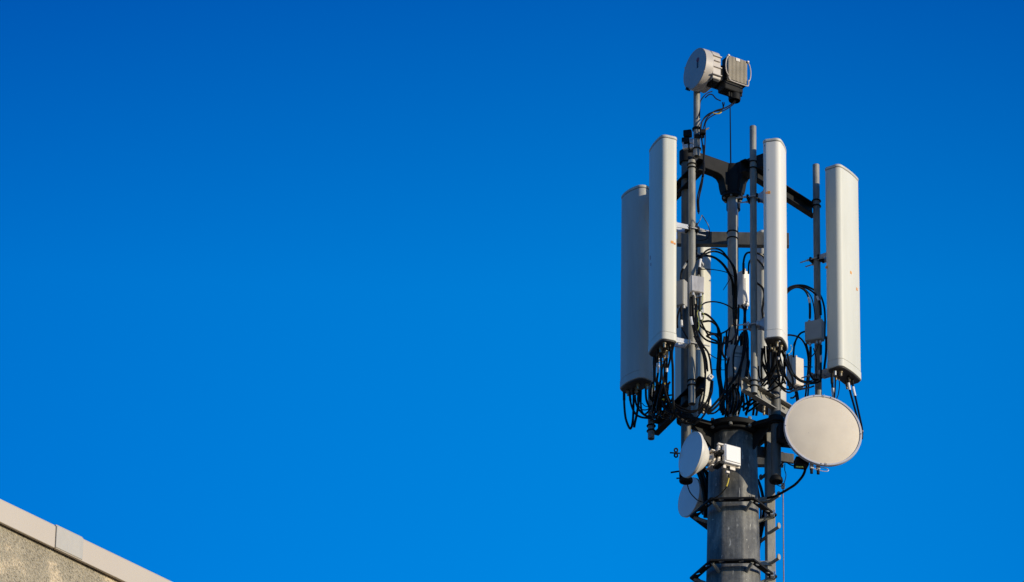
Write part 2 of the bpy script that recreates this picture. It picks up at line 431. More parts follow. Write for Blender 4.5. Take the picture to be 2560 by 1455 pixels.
def building():
    t0 = 40.0
    c0 = CAM_LOC + ray(0, 1248) * t0
    lo, hi = R(20), R(80)
    for _ in range(50):
        m = (lo + hi) / 2
        v = CI @ (c0 + Vector((math.sin(m), math.cos(m), 0)) * 1.5 - CAM_LOC)
        qx, qy = 1280 + FPX * v.x / -v.z, 727.5 - FPX * v.y / -v.z
        if (qy - 1248) / qx > 207.0 / 430.0: lo = m
        else: hi = m
    d = Vector((math.sin(lo), math.cos(lo), 0)); nrm = Vector((d.y, -d.x, 0))
    ang = math.atan2(d.y, d.x)
    ztop = c0.z
    b = thing('building', 'rough rendered building with a beige metal roof edge, in the lower left corner', 'building', (c0.x, c0.y, 0), ang)
    H = 0.15
    # local frame: x along the wall, y into the building, z up; coping face at y = 0
    MB().box((7, 6.032, (ztop - 0.05) / 2), (54, 12, ztop - 0.05)).build('wall', 'wall', b, local=True)
    MB().box((7, 6.35, ztop - 0.027), (53, 11, 0.05)).build('roof', 'roofing', b, local=True)
    def at(px):                               # distance along the coping at which it passes picture column px
        r_ = ray(px, 1248 + 0.48 * px)
        a = Matrix(((d.x, -r_.x), (d.y, -r_.y)))
        s = a.inverted() @ Vector((CAM_LOC.x - c0.x, CAM_LOC.y - c0.y))
        return s.x
    x1, x2 = at(141), at(208)
    def cop(name, xa, xb, proud, m, zt):
        k = MB()
        k.box(((xa + xb) / 2, 0.010 - proud, zt - H / 2), (xb - xa, 0.02, H))
        k.box(((xa + xb) / 2, 0.20 + 0.01 - proud, zt + 0.004), (xb - xa, 0.40, 0.016))
        return k.build(name, m, b, 0.004, local=True)
    cop('coping', -18, x1 - 0.003, 0.0, 'coping', ztop)
    cop('coping', x1 + 0.002, 30, 0.0, 'coping', ztop)
    cop('joint_cover', x1, x2, 0.005, 'coping_joint', ztop + 0.006)
building()

# ------------------------------------------------------------------ the mast
AX = P(1833, 1200, 0)                         # axis of the mast
def col(px, py, dy):
    p = P(px, py, dy); return Vector((p.x, p.y, 0))
Z = lambda p, py: zat(p, py)
axis = Vector((AX.x, AX.y, 0))
plate_z = Z(axis, 1086)
thick_l, thick_r, thick_b = col(1715, 1130, -0.27), col(1940, 1130, -0.27), axis + Vector((0.03, 0.54, 0))

mono = thing('monopole', 'grey weathered octagonal steel pole that carries all the antennas', 'mast', (axis.x, axis.y, 0))
OCT = [R(-28 + 45 * i) for i in range(8)]
def octo(r): return [(r * math.sin(a), -r * math.cos(a)) for a in OCT]
ra, zb = 0.226, Z(axis, 1420)
def rad(z): return ra + (plate_z - z) * 0.020
k = MB()
rings = [plate_z - 0.02, plate_z - 0.7, plate_z - 1.6, plate_z - 4, plate_z - 12, 0.03]
for i in range(len(rings) - 1):
    pass
poly = []
for zz in rings:
    poly.append([Vector((x, y, zz)) for x, y in octo(rad(zz))])
vs = [v for q in poly for v in q]
fs = [[i * 8 + j, i * 8 + (j + 1) % 8, (i + 1) * 8 + (j + 1) % 8, (i + 1) * 8 + j] for i in range(len(rings) - 1) for j in range(8)]
fs += [list(range(8)), [(len(rings) - 1) * 8 + j for j in range(8)]]
k.add(vs, fs).build('shaft', 'pole', mono, 0.03, local=True, seg=4, sharp=60)
MB().lathe([(1.0, 0.0), (1.0, 0.06)], n=8).build('base_plate', 'dark_steel', mono, 0.01, local=True)
# top plate: a disc with three arms that end in collars
k = MB()
k.lathe([(0.30, -0.03), (0.30, 0.02)], Matrix.Translation((0, 0, plate_z)), 40)
k.lathe([(0.262, -0.06), (0.262, -0.03)], Matrix.Translation((0, 0, plate_z)), 40)
k.build('top_plate', 'dark_steel', mono, 0.006, local=True)
for q in (thick_l, thick_r, thick_b):
    d = q - axis
    L = d.length
    a = math.atan2(d.y, d.x)
    k = MB()
    # plate arm with rounded end, and a triangular gusset below it
    k.prism([(0.25, -0.09), (L - 0.02, -0.075)] + [(L + 0.085 * math.cos(t), 0.085 * math.sin(t)) for t in [R(-70 + 20 * i) for i in range(8)]] + [(L - 0.02, 0.075), (0.25, 0.09)],
            plate_z - 0.036, plate_z + 0.004, Matrix.Rotation(a, 4, 'Z'))
    k.add([Matrix.Rotation(a, 3, 'Z') @ Vector(v) for v in [(0.2, -0.012, plate_z - 0.04), (L - 0.07, -0.012, plate_z - 0.04), (0.2, -0.012, plate_z - 0.24),
                                                            (0.2, 0.012, plate_z - 0.04), (L - 0.07, 0.012, plate_z - 0.04), (0.2, 0.012, plate_z - 0.24)]],
          [(0, 1, 2), (3, 5, 4), (0, 3, 4, 1), (1, 4, 5, 2), (2, 5, 3, 0)])
    k.build('plate_arm', 'dark_steel', mono, 0.004, local=True)
    k = MB()
    k.lathe([(0.047, -0.05), (0.066, -0.05), (0.066, 0.03), (0.047, 0.03), (0.047, -0.05)], Matrix.Translation((d.x, d.y, plate_z)), 28, close=False)
    k.build('collar', 'dark_steel', mono, local=True)
for i in range(10):
    a = 2 * math.pi * i / 10 + 0.2
    MB().lathe([(0.016, -0.052), (0.016, 0.045)], Matrix.Translation((0.28 * math.cos(a), 0.28 * math.sin(a), plate_z)), 6).build('bolt', 'galv', mono, local=True)

# ring brackets round the pole: six perforated flat bars in a hexagon, with struts
def ring_bracket(py, label):
    z = Z(axis, py)
    t = thing('ring_bracket', label, 'bracket', (axis.x, axis.y, z), R(-4), 'perforated ring brackets round the pole')
    Ro, Ri = 0.385, 0.318
    for i in range(6):
        a0, a1 = R(60 * i), R(60 * (i + 1))
        o0, o1 = Vector((Ro * math.cos(a0), Ro * math.sin(a0))), Vector((Ro * math.cos(a1), Ro * math.sin(a1)))
        i0, i1 = o0 * (Ri / Ro), o1 * (Ri / Ro)
        def pt(u, v): return (i0.lerp(i1, u)).lerp(o0.lerp(o1, u), v)
        k = MB()
        us = [0.0, 0.14, 0.36, 0.64, 0.86, 1.0]
        T = 0.008
        def cell(u0, u1, hole):
            cs = [pt(u0, 0), pt(u1, 0), pt(u1, 1), pt(u0, 1)]
            if not hole:
                k.add([(p.x, p.y, z_) for z_ in (-T, T) for p in cs], [(0, 3, 2, 1), (4, 5, 6, 7), (0, 1, 5, 4), (2, 3, 7, 6), (0, 4, 7, 3), (1, 2, 6, 5)])
                return
            N = 24
            inner, outer = [], []
            for j in range(N):
                th = 2 * math.pi * j / N
                x, y = math.cos(th), math.sin(th)
                inner.append(pt((u0 + u1) / 2 + (u1 - u0) * 0.42 * x, 0.5 + 0.30 * y))
                s = 1 / max(abs(x), abs(y))
                outer.append(pt((u0 + u1) / 2 + (u1 - u0) * 0.5 * x * s, 0.5 + 0.5 * y * s))
            vs = [(p.x, p.y, z_) for z_ in (-T, T) for ring in (inner, outer) for p in ring]
            fs = []
            for j in range(N):
                l = (j + 1) % N
                fs += [(j, l, N + l, N + j), (2 * N + j, 3 * N + j, 3 * N + l, 2 * N + l), (j, 2 * N + j, 2 * N + l, l), (N + j, N + l, 3 * N + l, 3 * N + j)]
            k.add(vs, fs)
        for u0, u1, h in zip(us, us[1:], (0, 1, 0, 1, 0)): cell(u0, u1, h)
        k.build('flat_bar', 'dark_steel', t, local=True)
        rp = rad(z) * 0.93
        m0 = Vector((math.cos(a0), math.sin(a0)))
        MB().cyl((m0.x * (Ri + 0.03), m0.y * (Ri + 0.03), -0.012), (m0.x * rp * 0.97, m0.y * rp * 0.97, -0.06), 0.016, 8).build('strut', 'galv', t, local=True)
    MB().box((0.345, -0.03, 0.0), (0.04, 0.05, 0.05)).build('clamp_block', 'alu', t, 0.005, local=True)
ring_bracket(1289, 'perforated hexagonal bracket on the pole, upper one, just below the lower left dish')
ring_bracket(1443, 'perforated hexagonal bracket on the pole, lower one, at the bottom edge of the photo')

# head frame: centre pipe, hub with three arms, three standing poles, three pairs of channel beams
hub_z = Z(axis, 418)
fl_z = Z(axis, 492)
frame = thing('antenna_mount', 'dark steel head frame of arms, beams and standing poles on top of the pole', 'mount frame', (axis.x, axis.y, plate_z))
MB().cyl(axis + Vector((0, 0, plate_z)), axis + Vector((0, 0, fl_z)), 0.045, 24).build('centre_pipe', 'galv_pale', frame)
for py in (582, 598):
    MB().ring_u((axis.x, axis.y, Z(axis, py)), 0.049, 0.006).build('clamp_ring', 'dark_steel', frame)
k = MB()
k.lathe([(0.098, fl_z - 0.02), (0.098, fl_z + 0.015)], Matrix.Translation(axis), 32)
k.lathe([(0.097, fl_z + 0.012), (0.108, hub_z - 0.15), (0.09, hub_z - 0.005)], Matrix.Translation(axis), 24)
k.build('hub', 'dark_steel', frame, 0.006)
for i in range(6):
    a = 2 * math.pi * i / 6 + 0.35
    MB().cyl(axis + Vector((0.078 * math.cos(a), 0.078 * math.sin(a), fl_z - 0.034)), axis + Vector((0.078 * math.cos(a), 0.078 * math.sin(a), fl_z - 0.0205)), 0.011, 6).build('bolt', 'galv', frame)
for q, name in ((thick_l, 'l'), (thick_r, 'r'), (thick_b, 'b')):
    d = q - axis; L = d.length; a = math.atan2(d.y, d.x)
    zz = hub_z
    prof = [(-0.02, zz), (L - 0.05, zz), (L - 0.05, zz - 0.14), (0.19, zz - 0.145), (0.15, zz - 0.158), (0.125, zz - 0.19), (0.115, zz - 0.25), (0.10, fl_z + 0.01), (-0.02, fl_z + 0.01)]
    m4 = Matrix.Translation(axis) @ Matrix.Rotation(a, 4, 'Z') @ Matrix.Rotation(R(90), 4, 'X')
    MB().prism(prof, -0.05, 0.05, m4).build('arm', 'dark_steel', frame, 0.006)
    MB().lathe([(0.047, -0.13), (0.064, -0.13), (0.064, -0.01), (0.047, -0.01), (0.047, -0.13)], Matrix.Translation(q + Vector((0, 0, zz))), 28, close=False).build('collar', 'dark_steel', frame)
    zbot = Z(q, 1200) if name != 'b' else plate_z - 0.1
    MB().cyl(q + Vector((0, 0, zbot)), q + Vector((0, 0, zz - 0.004)), 0.045, 24).build('standing_pole', 'pole_dark', frame)
    if name != 'b':
        MB().lathe([(0.036, 0.004), (0.044, -0.012), (0.057, -0.012), (0.062, 0.0), (0.059, 0.018), (0.047, 0.040)], Matrix.Translation(q + Vector((0, 0, zbot - 0.008))), 24).build('end_cap', 'dark_steel', frame)

# pipes the panels hang on
pipe_fl, pipe_l = col(1730, 700, -0.62), col(1628, 1060, 0.13)
pipe_fr, pipe_r = col(1884, 650, -0.62), col(2043, 700, 0.08)
pipe_bl, pipe_br = col(1737, 700, 0.80), col(1927, 700, 0.80)
pipe_top = col(1742, 320, -0.715)
def pipe(q, top, bot, r, label, clamps, name='mounting_pipe'):
    z0, z1 = Z(q, bot), Z(q, top)
    t = thing(name, label, 'pipe', (q.x, q.y, z0))
    # a hollow tube
    MB().lathe([(r - 0.006, 0.06), (r - 0.006, 0), (r, 0), (r, z1 - z0), (r - 0.006, z1 - z0), (r - 0.006, z1 - z0 - 0.06)], None, 24, close=True).build('tube', 'galv', t, local=True)
    for py in clamps:
        k = MB(); zc = Z(q, py) - z0
        pts = [(r + 0.006) * Vector((math.cos(a), math.sin(a), 0)) + Vector((0, 0, zc)) for a in [2 * math.pi * i / 24 for i in range(24)]]
        k.tube(pts, 0.0062, 8, closed=True)
        k.build('u_bolt', 'dark_steel', t, local=True)
    return t
pipe(pipe_fl, 402, 1010, 0.0325, 'grey steel pipe standing beside the lit side of the tall front left panel', (412, 421, 953, 965))
pipe(pipe_l, 500, 1097, 0.0305, 'dark steel pipe hanging below the leftmost panel, its foot lowest at left', (1065, 1078))
pipe(pipe_fr, 317, 984, 0.0305, 'tall grey pipe left of the bright front panel, its bare top sticking up highest', (406, 422, 954, 967))
pipe(pipe_r, 413, 1030, 0.0315, 'grey pipe just left of the rightmost panel, its foot behind the large round dish', (503, 516))
pipe(pipe_bl, 560, 1090, 0.03, 'pipe behind the frame that carries the pale rear panel left of the centre pipe', ())
pipe(pipe_br, 560, 1090, 0.03, 'pipe behind the bright front panel, in front of the hidden rear panel', ())
pipe(pipe_top, 225, 391, 0.0305, 'slim grey pipe carrying the top dish, clamped above the frame', (322, 325, 373))

def beam(a, b, py_ref, ref, ext, hgt=0.125, fl=0.062, m='dark_steel', side=1, slots=False, name='beam'):
    """a channel between two pipes, behind them, its open side to the outside"""
    z = Z(ref, py_ref)
    d = (b - a); L = d.length; d.normalize()
    nrm = Vector((d.y, -d.x, 0)) * side           # outwards
    o = a - nrm * 0.04 - d * ext
    L += 2 * ext
    T = 0.008
    ang = math.atan2(d.y, d.x)
    m4 = Matrix.Translation(Vector((o.x, o.y, z))) @ Matrix.Rotation(ang, 4, 'Z')
    s = side
    k = MB()
    def bx(x0, x1, y0, y1, z0, z1):
        vs = [m4 @ Vector((x, y * s, zz)) for zz in (z0, z1) for y in (y0, y1) for x in (x0, x1)]
        k.add(vs, [(0, 2, 3, 1), (4, 5, 7, 6), (0, 1, 5, 4), (2, 6, 7, 3), (0, 4, 6, 2), (1, 3, 7, 5)])
    # y = 0 outside edge of flanges, y = fl web
    bx(0, L, 0, fl, hgt / 2 - T, hgt / 2)
    bx(0, L, 0, fl, -hgt / 2, -hgt / 2 + T)
    bx(0, L, fl - T, fl, -hgt / 2 + T, hgt / 2 - T)
    o_ = k.build(name, m, frame)
    if slots:
        for i, fx in enumerate(slots):
            sp = round_poly([(-0.022, -0.009), (0.022, -0.009), (0.022, 0.009), (-0.022, 0.009)], [0.0085] * 4, 5)
            mm = m4 @ Matrix.Translation((L * fx[0], (fl - T - 0.0015) * s, fx[1])) @ Matrix.Rotation(R(90), 4, 'X')
            MB().prism(sp, -0.002, 0.002, mm).build('slot', 'underside', frame)
    for x in (0.10, L - 0.10):
        for dz in (-0.03, 0.03):
            MB().cyl(m4 @ Vector((x, (fl + 0.001) * s, dz)), m4 @ Vector((x, (fl + 0.025) * s, dz)), 0.009, 6).build('bolt', 'galv', frame)
    return o_
# left sector faces left, right sector faces right, rear sector faces away
beam(pipe_l, pipe_fl, 414, pipe_fl, 0.06, side=1)
beam(pipe_l, pipe_fl, 960, pipe_fl, 0.06, side=1)
beam(pipe_fr, pipe_r, 414, pipe_fr, 0.06, side=1)
beam(pipe_fr, pipe_r, 962, pipe_fr, 0.07, hgt=0.13, fl=0.055, m='channel', side=1, slots=[(0.42, 0.02), (0.47, -0.03), (0.56, 0.02), (0.61, -0.03), (0.75, 0.02)])
beam(pipe_br, pipe_bl, 597, P(1837, 597, 0.71), 0.165, hgt=0.13, m='pole_dark', side=1, name='beam')
beam(pipe_br, pipe_bl, 1145, P(1837, 1145, 0.71), 0.10, hgt=0.13, m='pole_dark', side=1, name='beam')

# ------------------------------------------------------------------ panel antennas
def panel(label, alpha, Wd, D, corner_px, top_py, bot_py, dyn, pipe_xy, skin, side, conns, stickers=(), brackets=(0.80, 0.13), bk='alu', bulge=0.018, back=False):
    """corner_px: the vertical edge nearest the viewer; side +1 when that edge is the panel's left one"""
    c = P(corner_px, top_py, dyn)
    base = Vector((c.x, c.y, 0))
    z1, z0 = Z(base, top_py), Z(base, bot_py)
    a = R(alpha)
    cen = base - rz(a) @ Vector((-side * Wd / 2, D / 2 if back else -D / 2, 0))
    t = thing('panel_antenna', label, 'antenna', (cen.x, cen.y, z0), a, 'tall white panel antennas')
    H = z1 - z0
    def section(grow):
        w, d = Wd / 2 + grow, D / 2 + grow
        pl = round_poly([(-w, d), (-w, -d), (w, -d), (w, d)], [0.038, 0.042, 0.042, 0.038], 7)
        out = []
        for i, p in enumerate(pl):
            q = pl[(i + 1) % len(pl)]
            out.append(p)
            n = int((Vector(q) - Vector(p)).length / 0.03)
            for j in range(1, n + 1):
                f = j / (n + 1); out.append((p[0] + (q[0] - p[0]) * f, p[1] + (q[1] - p[1]) * f))
        return [(x, y - (bulge * (1 - (x / w) ** 2) if y < 0 else 0) * min(1, max(0, -y / (d * 0.5)))) for x, y in out]
    s0, s1, s2 = section(0), section(0.0025), section(-0.003)
    ct, cb = 0.030, 0.075
    MB().prism(s0, cb + 0.004, H - ct - 0.006).build('radome', skin, t, local=True, sharp=50)
    MB().prism(s2, H - ct - 0.008, H - ct + 0.002).build('seam', 'seam', t, local=True, sharp=50)
    MB().prism(s1, H - ct, H).build('top_cap', 'cap', t, 0.008, local=True, sharp=50)
    MB().prism(s2, cb - 0.002, cb + 0.006).build('seam', 'cap', t, local=True, sharp=50)
    MB().prism(s1, 0.0, cb).build('bottom_cap', skin, t, 0.004, local=True, sharp=50)
    s3 = section(-0.006)
    MB().prism(s3, -0.012, -0.0005).build('base_plate', 'underside', t, 0.003, local=True, sharp=50)
    for (cx, cy) in conns:
        MB().lathe([(0.017, -0.030), (0.017, -0.0125)], Matrix.Translation((cx, cy, 0)), 12).lathe([(0.011, -0.062), (0.011, -0.03)], Matrix.Translation((cx, cy, 0)), 12).build('connector', 'brass', t, local=True)
    for (fx, face, dz, m, w, h) in stickers:
        # thin decals on the front ('f'), or on the side next to the viewer ('s')
        z = H - dz
        if face == 'f':
            yy = -D / 2 - bulge * (1 - (fx / (Wd / 2)) ** 2) - 0.0015
            MB().box((fx, yy, z), (w, 0.002, h), Matrix.Rotation(2 * bulge * fx / (Wd / 2) ** 2, 3, 'Z')).build('sticker', m, t, local=True)
        else:
            MB().box((-side * (Wd / 2 + 0.001), fx, z), (0.002, w, h)).build('sticker', m, t, local=True)
    # brackets back to the pipe
    pl = rz(-a) @ (Vector((pipe_xy.x, pipe_xy.y, 0)) - Vector((cen.x, cen.y, 0)))
    for i, fz in enumerate(brackets):
        z = H * fz
        k = MB()
        k.box((pl.x * 0.6, D / 2 + 0.008, z), (0.11, 0.016, 0.12))
        for sx in (-0.04, 0.04):
            lug = [(D / 2 + 0.01, z - 0.05), (D / 2 + 0.05, z - 0.02), (max(pl.y - 0.03, D / 2 + 0.06), z - 0.015), (max(pl.y - 0.03, D / 2 + 0.06), z + 0.03), (D / 2 + 0.05, z + 0.03), (D / 2 + 0.01, z + 0.06)]
            m4 = Matrix(((0, 0, 1, pl.x * 0.8 + sx), (1, 0, 0, 0), (0, 1, 0, 0), (0, 0, 0, 1)))
            k.prism(lug, -0.005, 0.005, m4)
        br = k.build('bracket', bk, t, 0.003, local=True)
        k = MB()
        for s in (-1, 1):
            k.box((pl.x, pl.y + s * 0.043, z + 0.008), (0.105, 0.020, 0.045))
        k.build('pipe_clamp', 'dark_steel' if i == 0 else bk, t, 0.004, local=True)
        k = MB()
        for s in (-1, 1):
            k.cyl((pl.x + s * 0.044, pl.y - 0.06, z + 0.008), (pl.x + s * 0.044, pl.y + 0.15, z + 0.008), 0.006, 8)
            for yy in (0.055, 0.068):
                k.cyl((pl.x + s * 0.044, pl.y + yy, z + 0.008), (pl.x + s * 0.044, pl.y + yy + 0.01, z + 0.008), 0.011, 6)
        k.build('threaded_rod', 'alu', t, local=True)
    return t
C4 = [(-0.10, -0.02), (-0.04, 0.03), (0.05, -0.03), (0.10, 0.03), (0.0, 0.0)]
OS = 'sticker'
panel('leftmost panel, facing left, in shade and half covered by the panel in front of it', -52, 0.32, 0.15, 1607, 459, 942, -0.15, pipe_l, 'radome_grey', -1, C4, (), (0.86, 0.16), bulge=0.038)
panel('tall panel at front left, left face dark, right side brightly lit', -69, 0.335, 0.147, 1657, 334, 845, -0.90, pipe_fl, 'radome', -1,
      [(-0.11, 0.0), (-0.04, 0.03), (0.03, -0.03), (0.10, 0.02), (0.12, -0.03), (0.0, 0.03)],
      [(0.02, 's', 1.108, OS, 0.026, 0.026), (0.045, 's', 1.118, OS, 0.016, 0.018), (-0.08, 'f', 1.16, 'red_mark', 0.008, 0.04), (-0.06, 'f', 1.24, 'red_mark', 0.008, 0.03)], (0.60, 0.04))
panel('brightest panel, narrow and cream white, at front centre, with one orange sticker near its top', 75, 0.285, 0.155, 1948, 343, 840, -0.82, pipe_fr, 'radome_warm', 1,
      [(-0.07, -0.03), (-0.03, 0.03), (0.03, 0.03), (0.05, -0.03), (0.09, 0.02), (0.0, -0.05)],
      [(0.02, 's', 0.565, OS, 0.026, 0.028), (0.045, 's', 0.565, OS, 0.010, 0.020), (0.02, 's', 0.33, 'ink', 0.005, 0.006), (0.06, 's', 0.07, 'ink', 0.004, 0.016)], (0.74, 0.10))
panel('rightmost panel, broad lit face to the right, with three small orange stickers', 55, 0.355, 0.16, 2096.5, 407, 912, -0.25, pipe_r, 'radome', 1,
      [(-0.13, 0.02), (-0.10, -0.03), (-0.06, 0.05), (0.06, -0.01), (0.10, 0.02), (0.13, 0.05)],
      [(-0.020, 'f', 1.08, OS, 0.022, 0.026), (0.085, 'f', 1.20, OS, 0.022, 0.028), (0.06, 's', 1.05, OS, 0.028, 0.026)], (0.60, 0.03))
panel('rear panel seen from behind, pale strip between the left pipes and the centre pipe', 142, 0.335, 0.15, 1757, 572, 1003, 0.92, pipe_bl, 'radome', 1, C4, (), (0.80, 0.5), back=True)
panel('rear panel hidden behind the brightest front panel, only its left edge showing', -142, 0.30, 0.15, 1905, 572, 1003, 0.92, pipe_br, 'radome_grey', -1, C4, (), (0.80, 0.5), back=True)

# ------------------------------------------------------------------ round dishes
def dish_thing(label, px, py, dy, alpha, name='microwave_dish'):
    c = P(px, py, dy)
    return thing(name, label, 'dish antenna', (c.x, c.y, c.z), R(alpha), 'round microwave dishes')
def lath(prof, m, parent, name, n=64, close=True, sharp=30):
    return MB().lathe(prof, AX_Y, n, close).build(name, m, parent, local=True, sharp=sharp)

# large cream dish at right
t = dish_thing('largest dish, flat cream face with a pale rim, at lower right', 2057.5, 1076, -0.42, 11)
lath([(0.333, -0.012), (0.333, 0.004), (0.30, 0.014), (0.20, 0.030), (0.08, 0.042), (0.02, 0.045)], 'dish', t, 'radome')
lath([(0.334, 0.0055), (0.336, 0.012), (0.350, 0.012), (0.354, 0.006), (0.354, -0.018), (0.350, -0.022), (0.334, -0.022), (0.334, 0.0055)], 'dish_rim', t, 'rim', close=False)
lath([(0.349, -0.020), (0.335, -0.045), (0.29, -0.11), (0.20, -0.19), (0.10, -0.24), (0.05, -0.25)], 'dark_steel', t, 'reflector')
for a in (-94, -86, 91, 78, 104, 0, 180):
    ca, sa = math.cos(R(a)), math.sin(R(a))
    MB().cyl((0.342 * ca, -0.010, 0.342 * sa), (0.342 * ca, -0.0155, 0.342 * sa), 0.0045, 6).build('screw', 'dark_steel', t, local=True)
MB().box((0.012, -0.0135, 0.342), (0.004, 0.004, 0.026)).build('rim_joint', 'cap', t, local=True)
MB().box((0.012, -0.0135, -0.342), (0.004, 0.004, 0.026)).build('rim_joint', 'ink', t, local=True)
k = MB()
for (cx, cz, w, h) in ((0.0, -0.258, 0.040, 0.003), (0.0, -0.287, 0.040, 0.003), (-0.0185, -0.2725, 0.003, 0.026), (0.0185, -0.2725, 0.003, 0.026), (-0.004, -0.269, 0.018, 0.002), (-0.004, -0.275, 0.022, 0.002)):
    k.box((cx, -0.0125, cz), (w, 0.004, h))
k.build('label_frame', 'dish_rim', t, local=True)
MB().box((-0.24, 0.20, -0.02), (0.26, 0.10, 0.12)).build('mount_bracket', 'dark_steel', t, 0.01, local=True)
MB().box((-0.34, 0.16, 0.0), (0.08, 0.16, 0.16)).build('pole_clamp', 'dark_steel', t, 0.01, local=True)
MB().box((-0.17, 0.12, -0.285), (0.12, 0.10, 0.08)).build('feed_box', 'dark_steel', t, 0.008, local=True)
for x, m in ((-0.095, 'frame_box'), (-0.035, 'frame_box')):
    kk = MB().box((x, 0.05, -0.345), (0.03, 0.04, 0.06)).build('connector_block', m, t, 0.004, local=True)
    MB().cyl((x, 0.05, -0.375), (x, 0.05, -0.415), 0.014, 10).build('gland', 'dark_steel', kk, local=True)
MB().tube(spline([(-0.08, 0.04, -0.37), (-0.01, 0.04, -0.385), (0.04, 0.04, -0.385), (0.055, 0.04, -0.37), (0.03, 0.04, -0.355), (-0.03, 0.04, -0.352)]), 0.0035, 6).build('loop_wire', 'dish_rim', t, local=True)
MB().tube([(-0.08, 0.03, -0.352), (-0.035, 0.03, -0.352)], 0.003, 6).build('wire', 'cable_red', t, local=True)

# small dish at left with a conical back
t = dish_thing('small dish on the left of the pole, blue grey face turned left, bright conical back', 1726, 1136, -0.50, -62)
lath([(0.204, -0.006), (0.204, 0.0), (0.15, 0.005), (0.05, 0.008)], 'dish_grey', t, 'radome')
lath([(0.205, -0.004), (0.209, 0.0), (0.209, -0.022), (0.196, -0.032), (0.160, -0.075), (0.115, -0.120), (0.075, -0.150), (0.055, -0.158), (0.02, -0.158)], 'dish_white', t, 'reflector')
lath([(0.045, -0.155), (0.045, -0.20), (0.06, -0.205), (0.06, -0.225), (0.02, -0.225)], 'frame_box', t, 'feed_hub', 28)
k = MB()
k.box((0, 0.215, 0.075), (0.11, 0.06, 0.012)); k.box((0, 0.215, -0.075), (0.11, 0.06, 0.012)); k.box((0, 0.25, 0), (0.11, 0.012, 0.162))
k.build('mount_bracket', 'frame_box', t, 0.003, local=True)
k = MB()
for z in (0.02, -0.09):
    k.box((0.10, 0.23, z), (0.12, 0.05, 0.03))
k.build('pole_clamp', 'dark_steel', t, 0.004, local=True)

# its mate lower down, behind the ring bracket
t = dish_thing('small dish lowest on the left, shaded grey face partly behind the pole bracket', 1722, 1243, 0.22, -60)
lath([(0.178, -0.006), (0.178, 0.0), (0.12, 0.004), (0.04, 0.006)], 'dish_grey', t, 'radome')
lath([(0.179, -0.004), (0.183, 0.0), (0.183, -0.02), (0.17, -0.03), (0.10, -0.11), (0.05, -0.14), (0.02, -0.14)], 'dish_white', t, 'reflector')
lath([(0.05, -0.139), (0.05, -0.20), (0.02, -0.20)], 'dark_steel', t, 'feed_hub', 28)
MB().box((0.0, 0.22, 0), (0.13, 0.10, 0.20)).build('mount_bracket', 'dark_steel', t, 0.006, local=True)
MB().box((0.13, 0.27, -0.02), (0.2, 0.05, 0.06)).build('mount_arm', 'dark_steel', t, 0.004, local=True)

# drum dish on the very top
tt = dish_thing('drum shaped tan dish at the very top of the mast, face turned left', 1736.8, 171.5, -0.86, -60)
lath([(0.190, -0.006), (0.190, 0.0), (0.12, 0.003), (0.04, 0.004)], 'dish_face', tt, 'radome')
lath([(0.191, -0.003), (0.197, -0.002), (0.1975, -0.075), (0.190, -0.085), (0.12, -0.09)], 'dish_tan', tt, 'shroud')
# rear housing: a rounded slab behind the drum, flat sides with ledges
hs = round_poly([(-0.165, -0.155), (0.165, -0.155), (0.165, 0.175), (-0.165, 0.175)], [0.09, 0.02, 0.10, 0.10], 6)
m4 = Matrix(((1, 0, 0, 0), (0, 0, 1, 0), (0, 1, 0, 0), (0, 0, 0, 1)))
MB().prism(hs, 0.088, 0.175, m4).build('rear_housing', 'dish_tan', tt, 0.006, local=True)
for z in (0.085, 0.035, -0.03):
    MB().box((0.170, 0.135, z), (0.018, 0.09 if z != 0.035 else 0.06, 0.012)).build('ledge', 'dish_tan', tt, 0.002, local=True)
MB().box((0.172, 0.125, -0.118), (0.030, 0.10, 0.010)).build('ledge', 'dish_tan', tt, 0.002, local=True)
MB().box((0.10, 0.125, -0.165), (0.12, 0.06, 0.03)).build('foot_bracket', 'dark_steel', tt, 0.004, local=True)
MB().box((-0.122, 0.004, -0.152), (0.034, 0.034, 0.026), Matrix.Rotation(R(40), 3, 'Y')).build('latch', 'dark_steel', tt, 0.002, local=True)
for a in (150, 38, -35):
    MB().box((0.193 * math.cos(R(a)), 0.004, 0.193 * math.sin(R(a))), (0.016, 0.016, 0.012), Matrix.Rotation(-R(a), 3, 'Y')).build('latch', 'dish_tan', tt, 0.002, local=True)
# small red emblem and the dark upright lettering under it
k = MB()
k.lathe([(0.021, 0.0055), (0.021, 0.0075)], Matrix.Translation((0.060, 0, 0.062)) @ AX_Y, 20)
k.box((0.060, -0.0065, 0.044), (0.018, 0.002, 0.026))
k.build('emblem', 'red_mark', tt, local=True)
MB().box((0.056, -0.0065, 0.008), (0.020, 0.002, 0.060)).build('lettering', 'ink', tt, local=True)

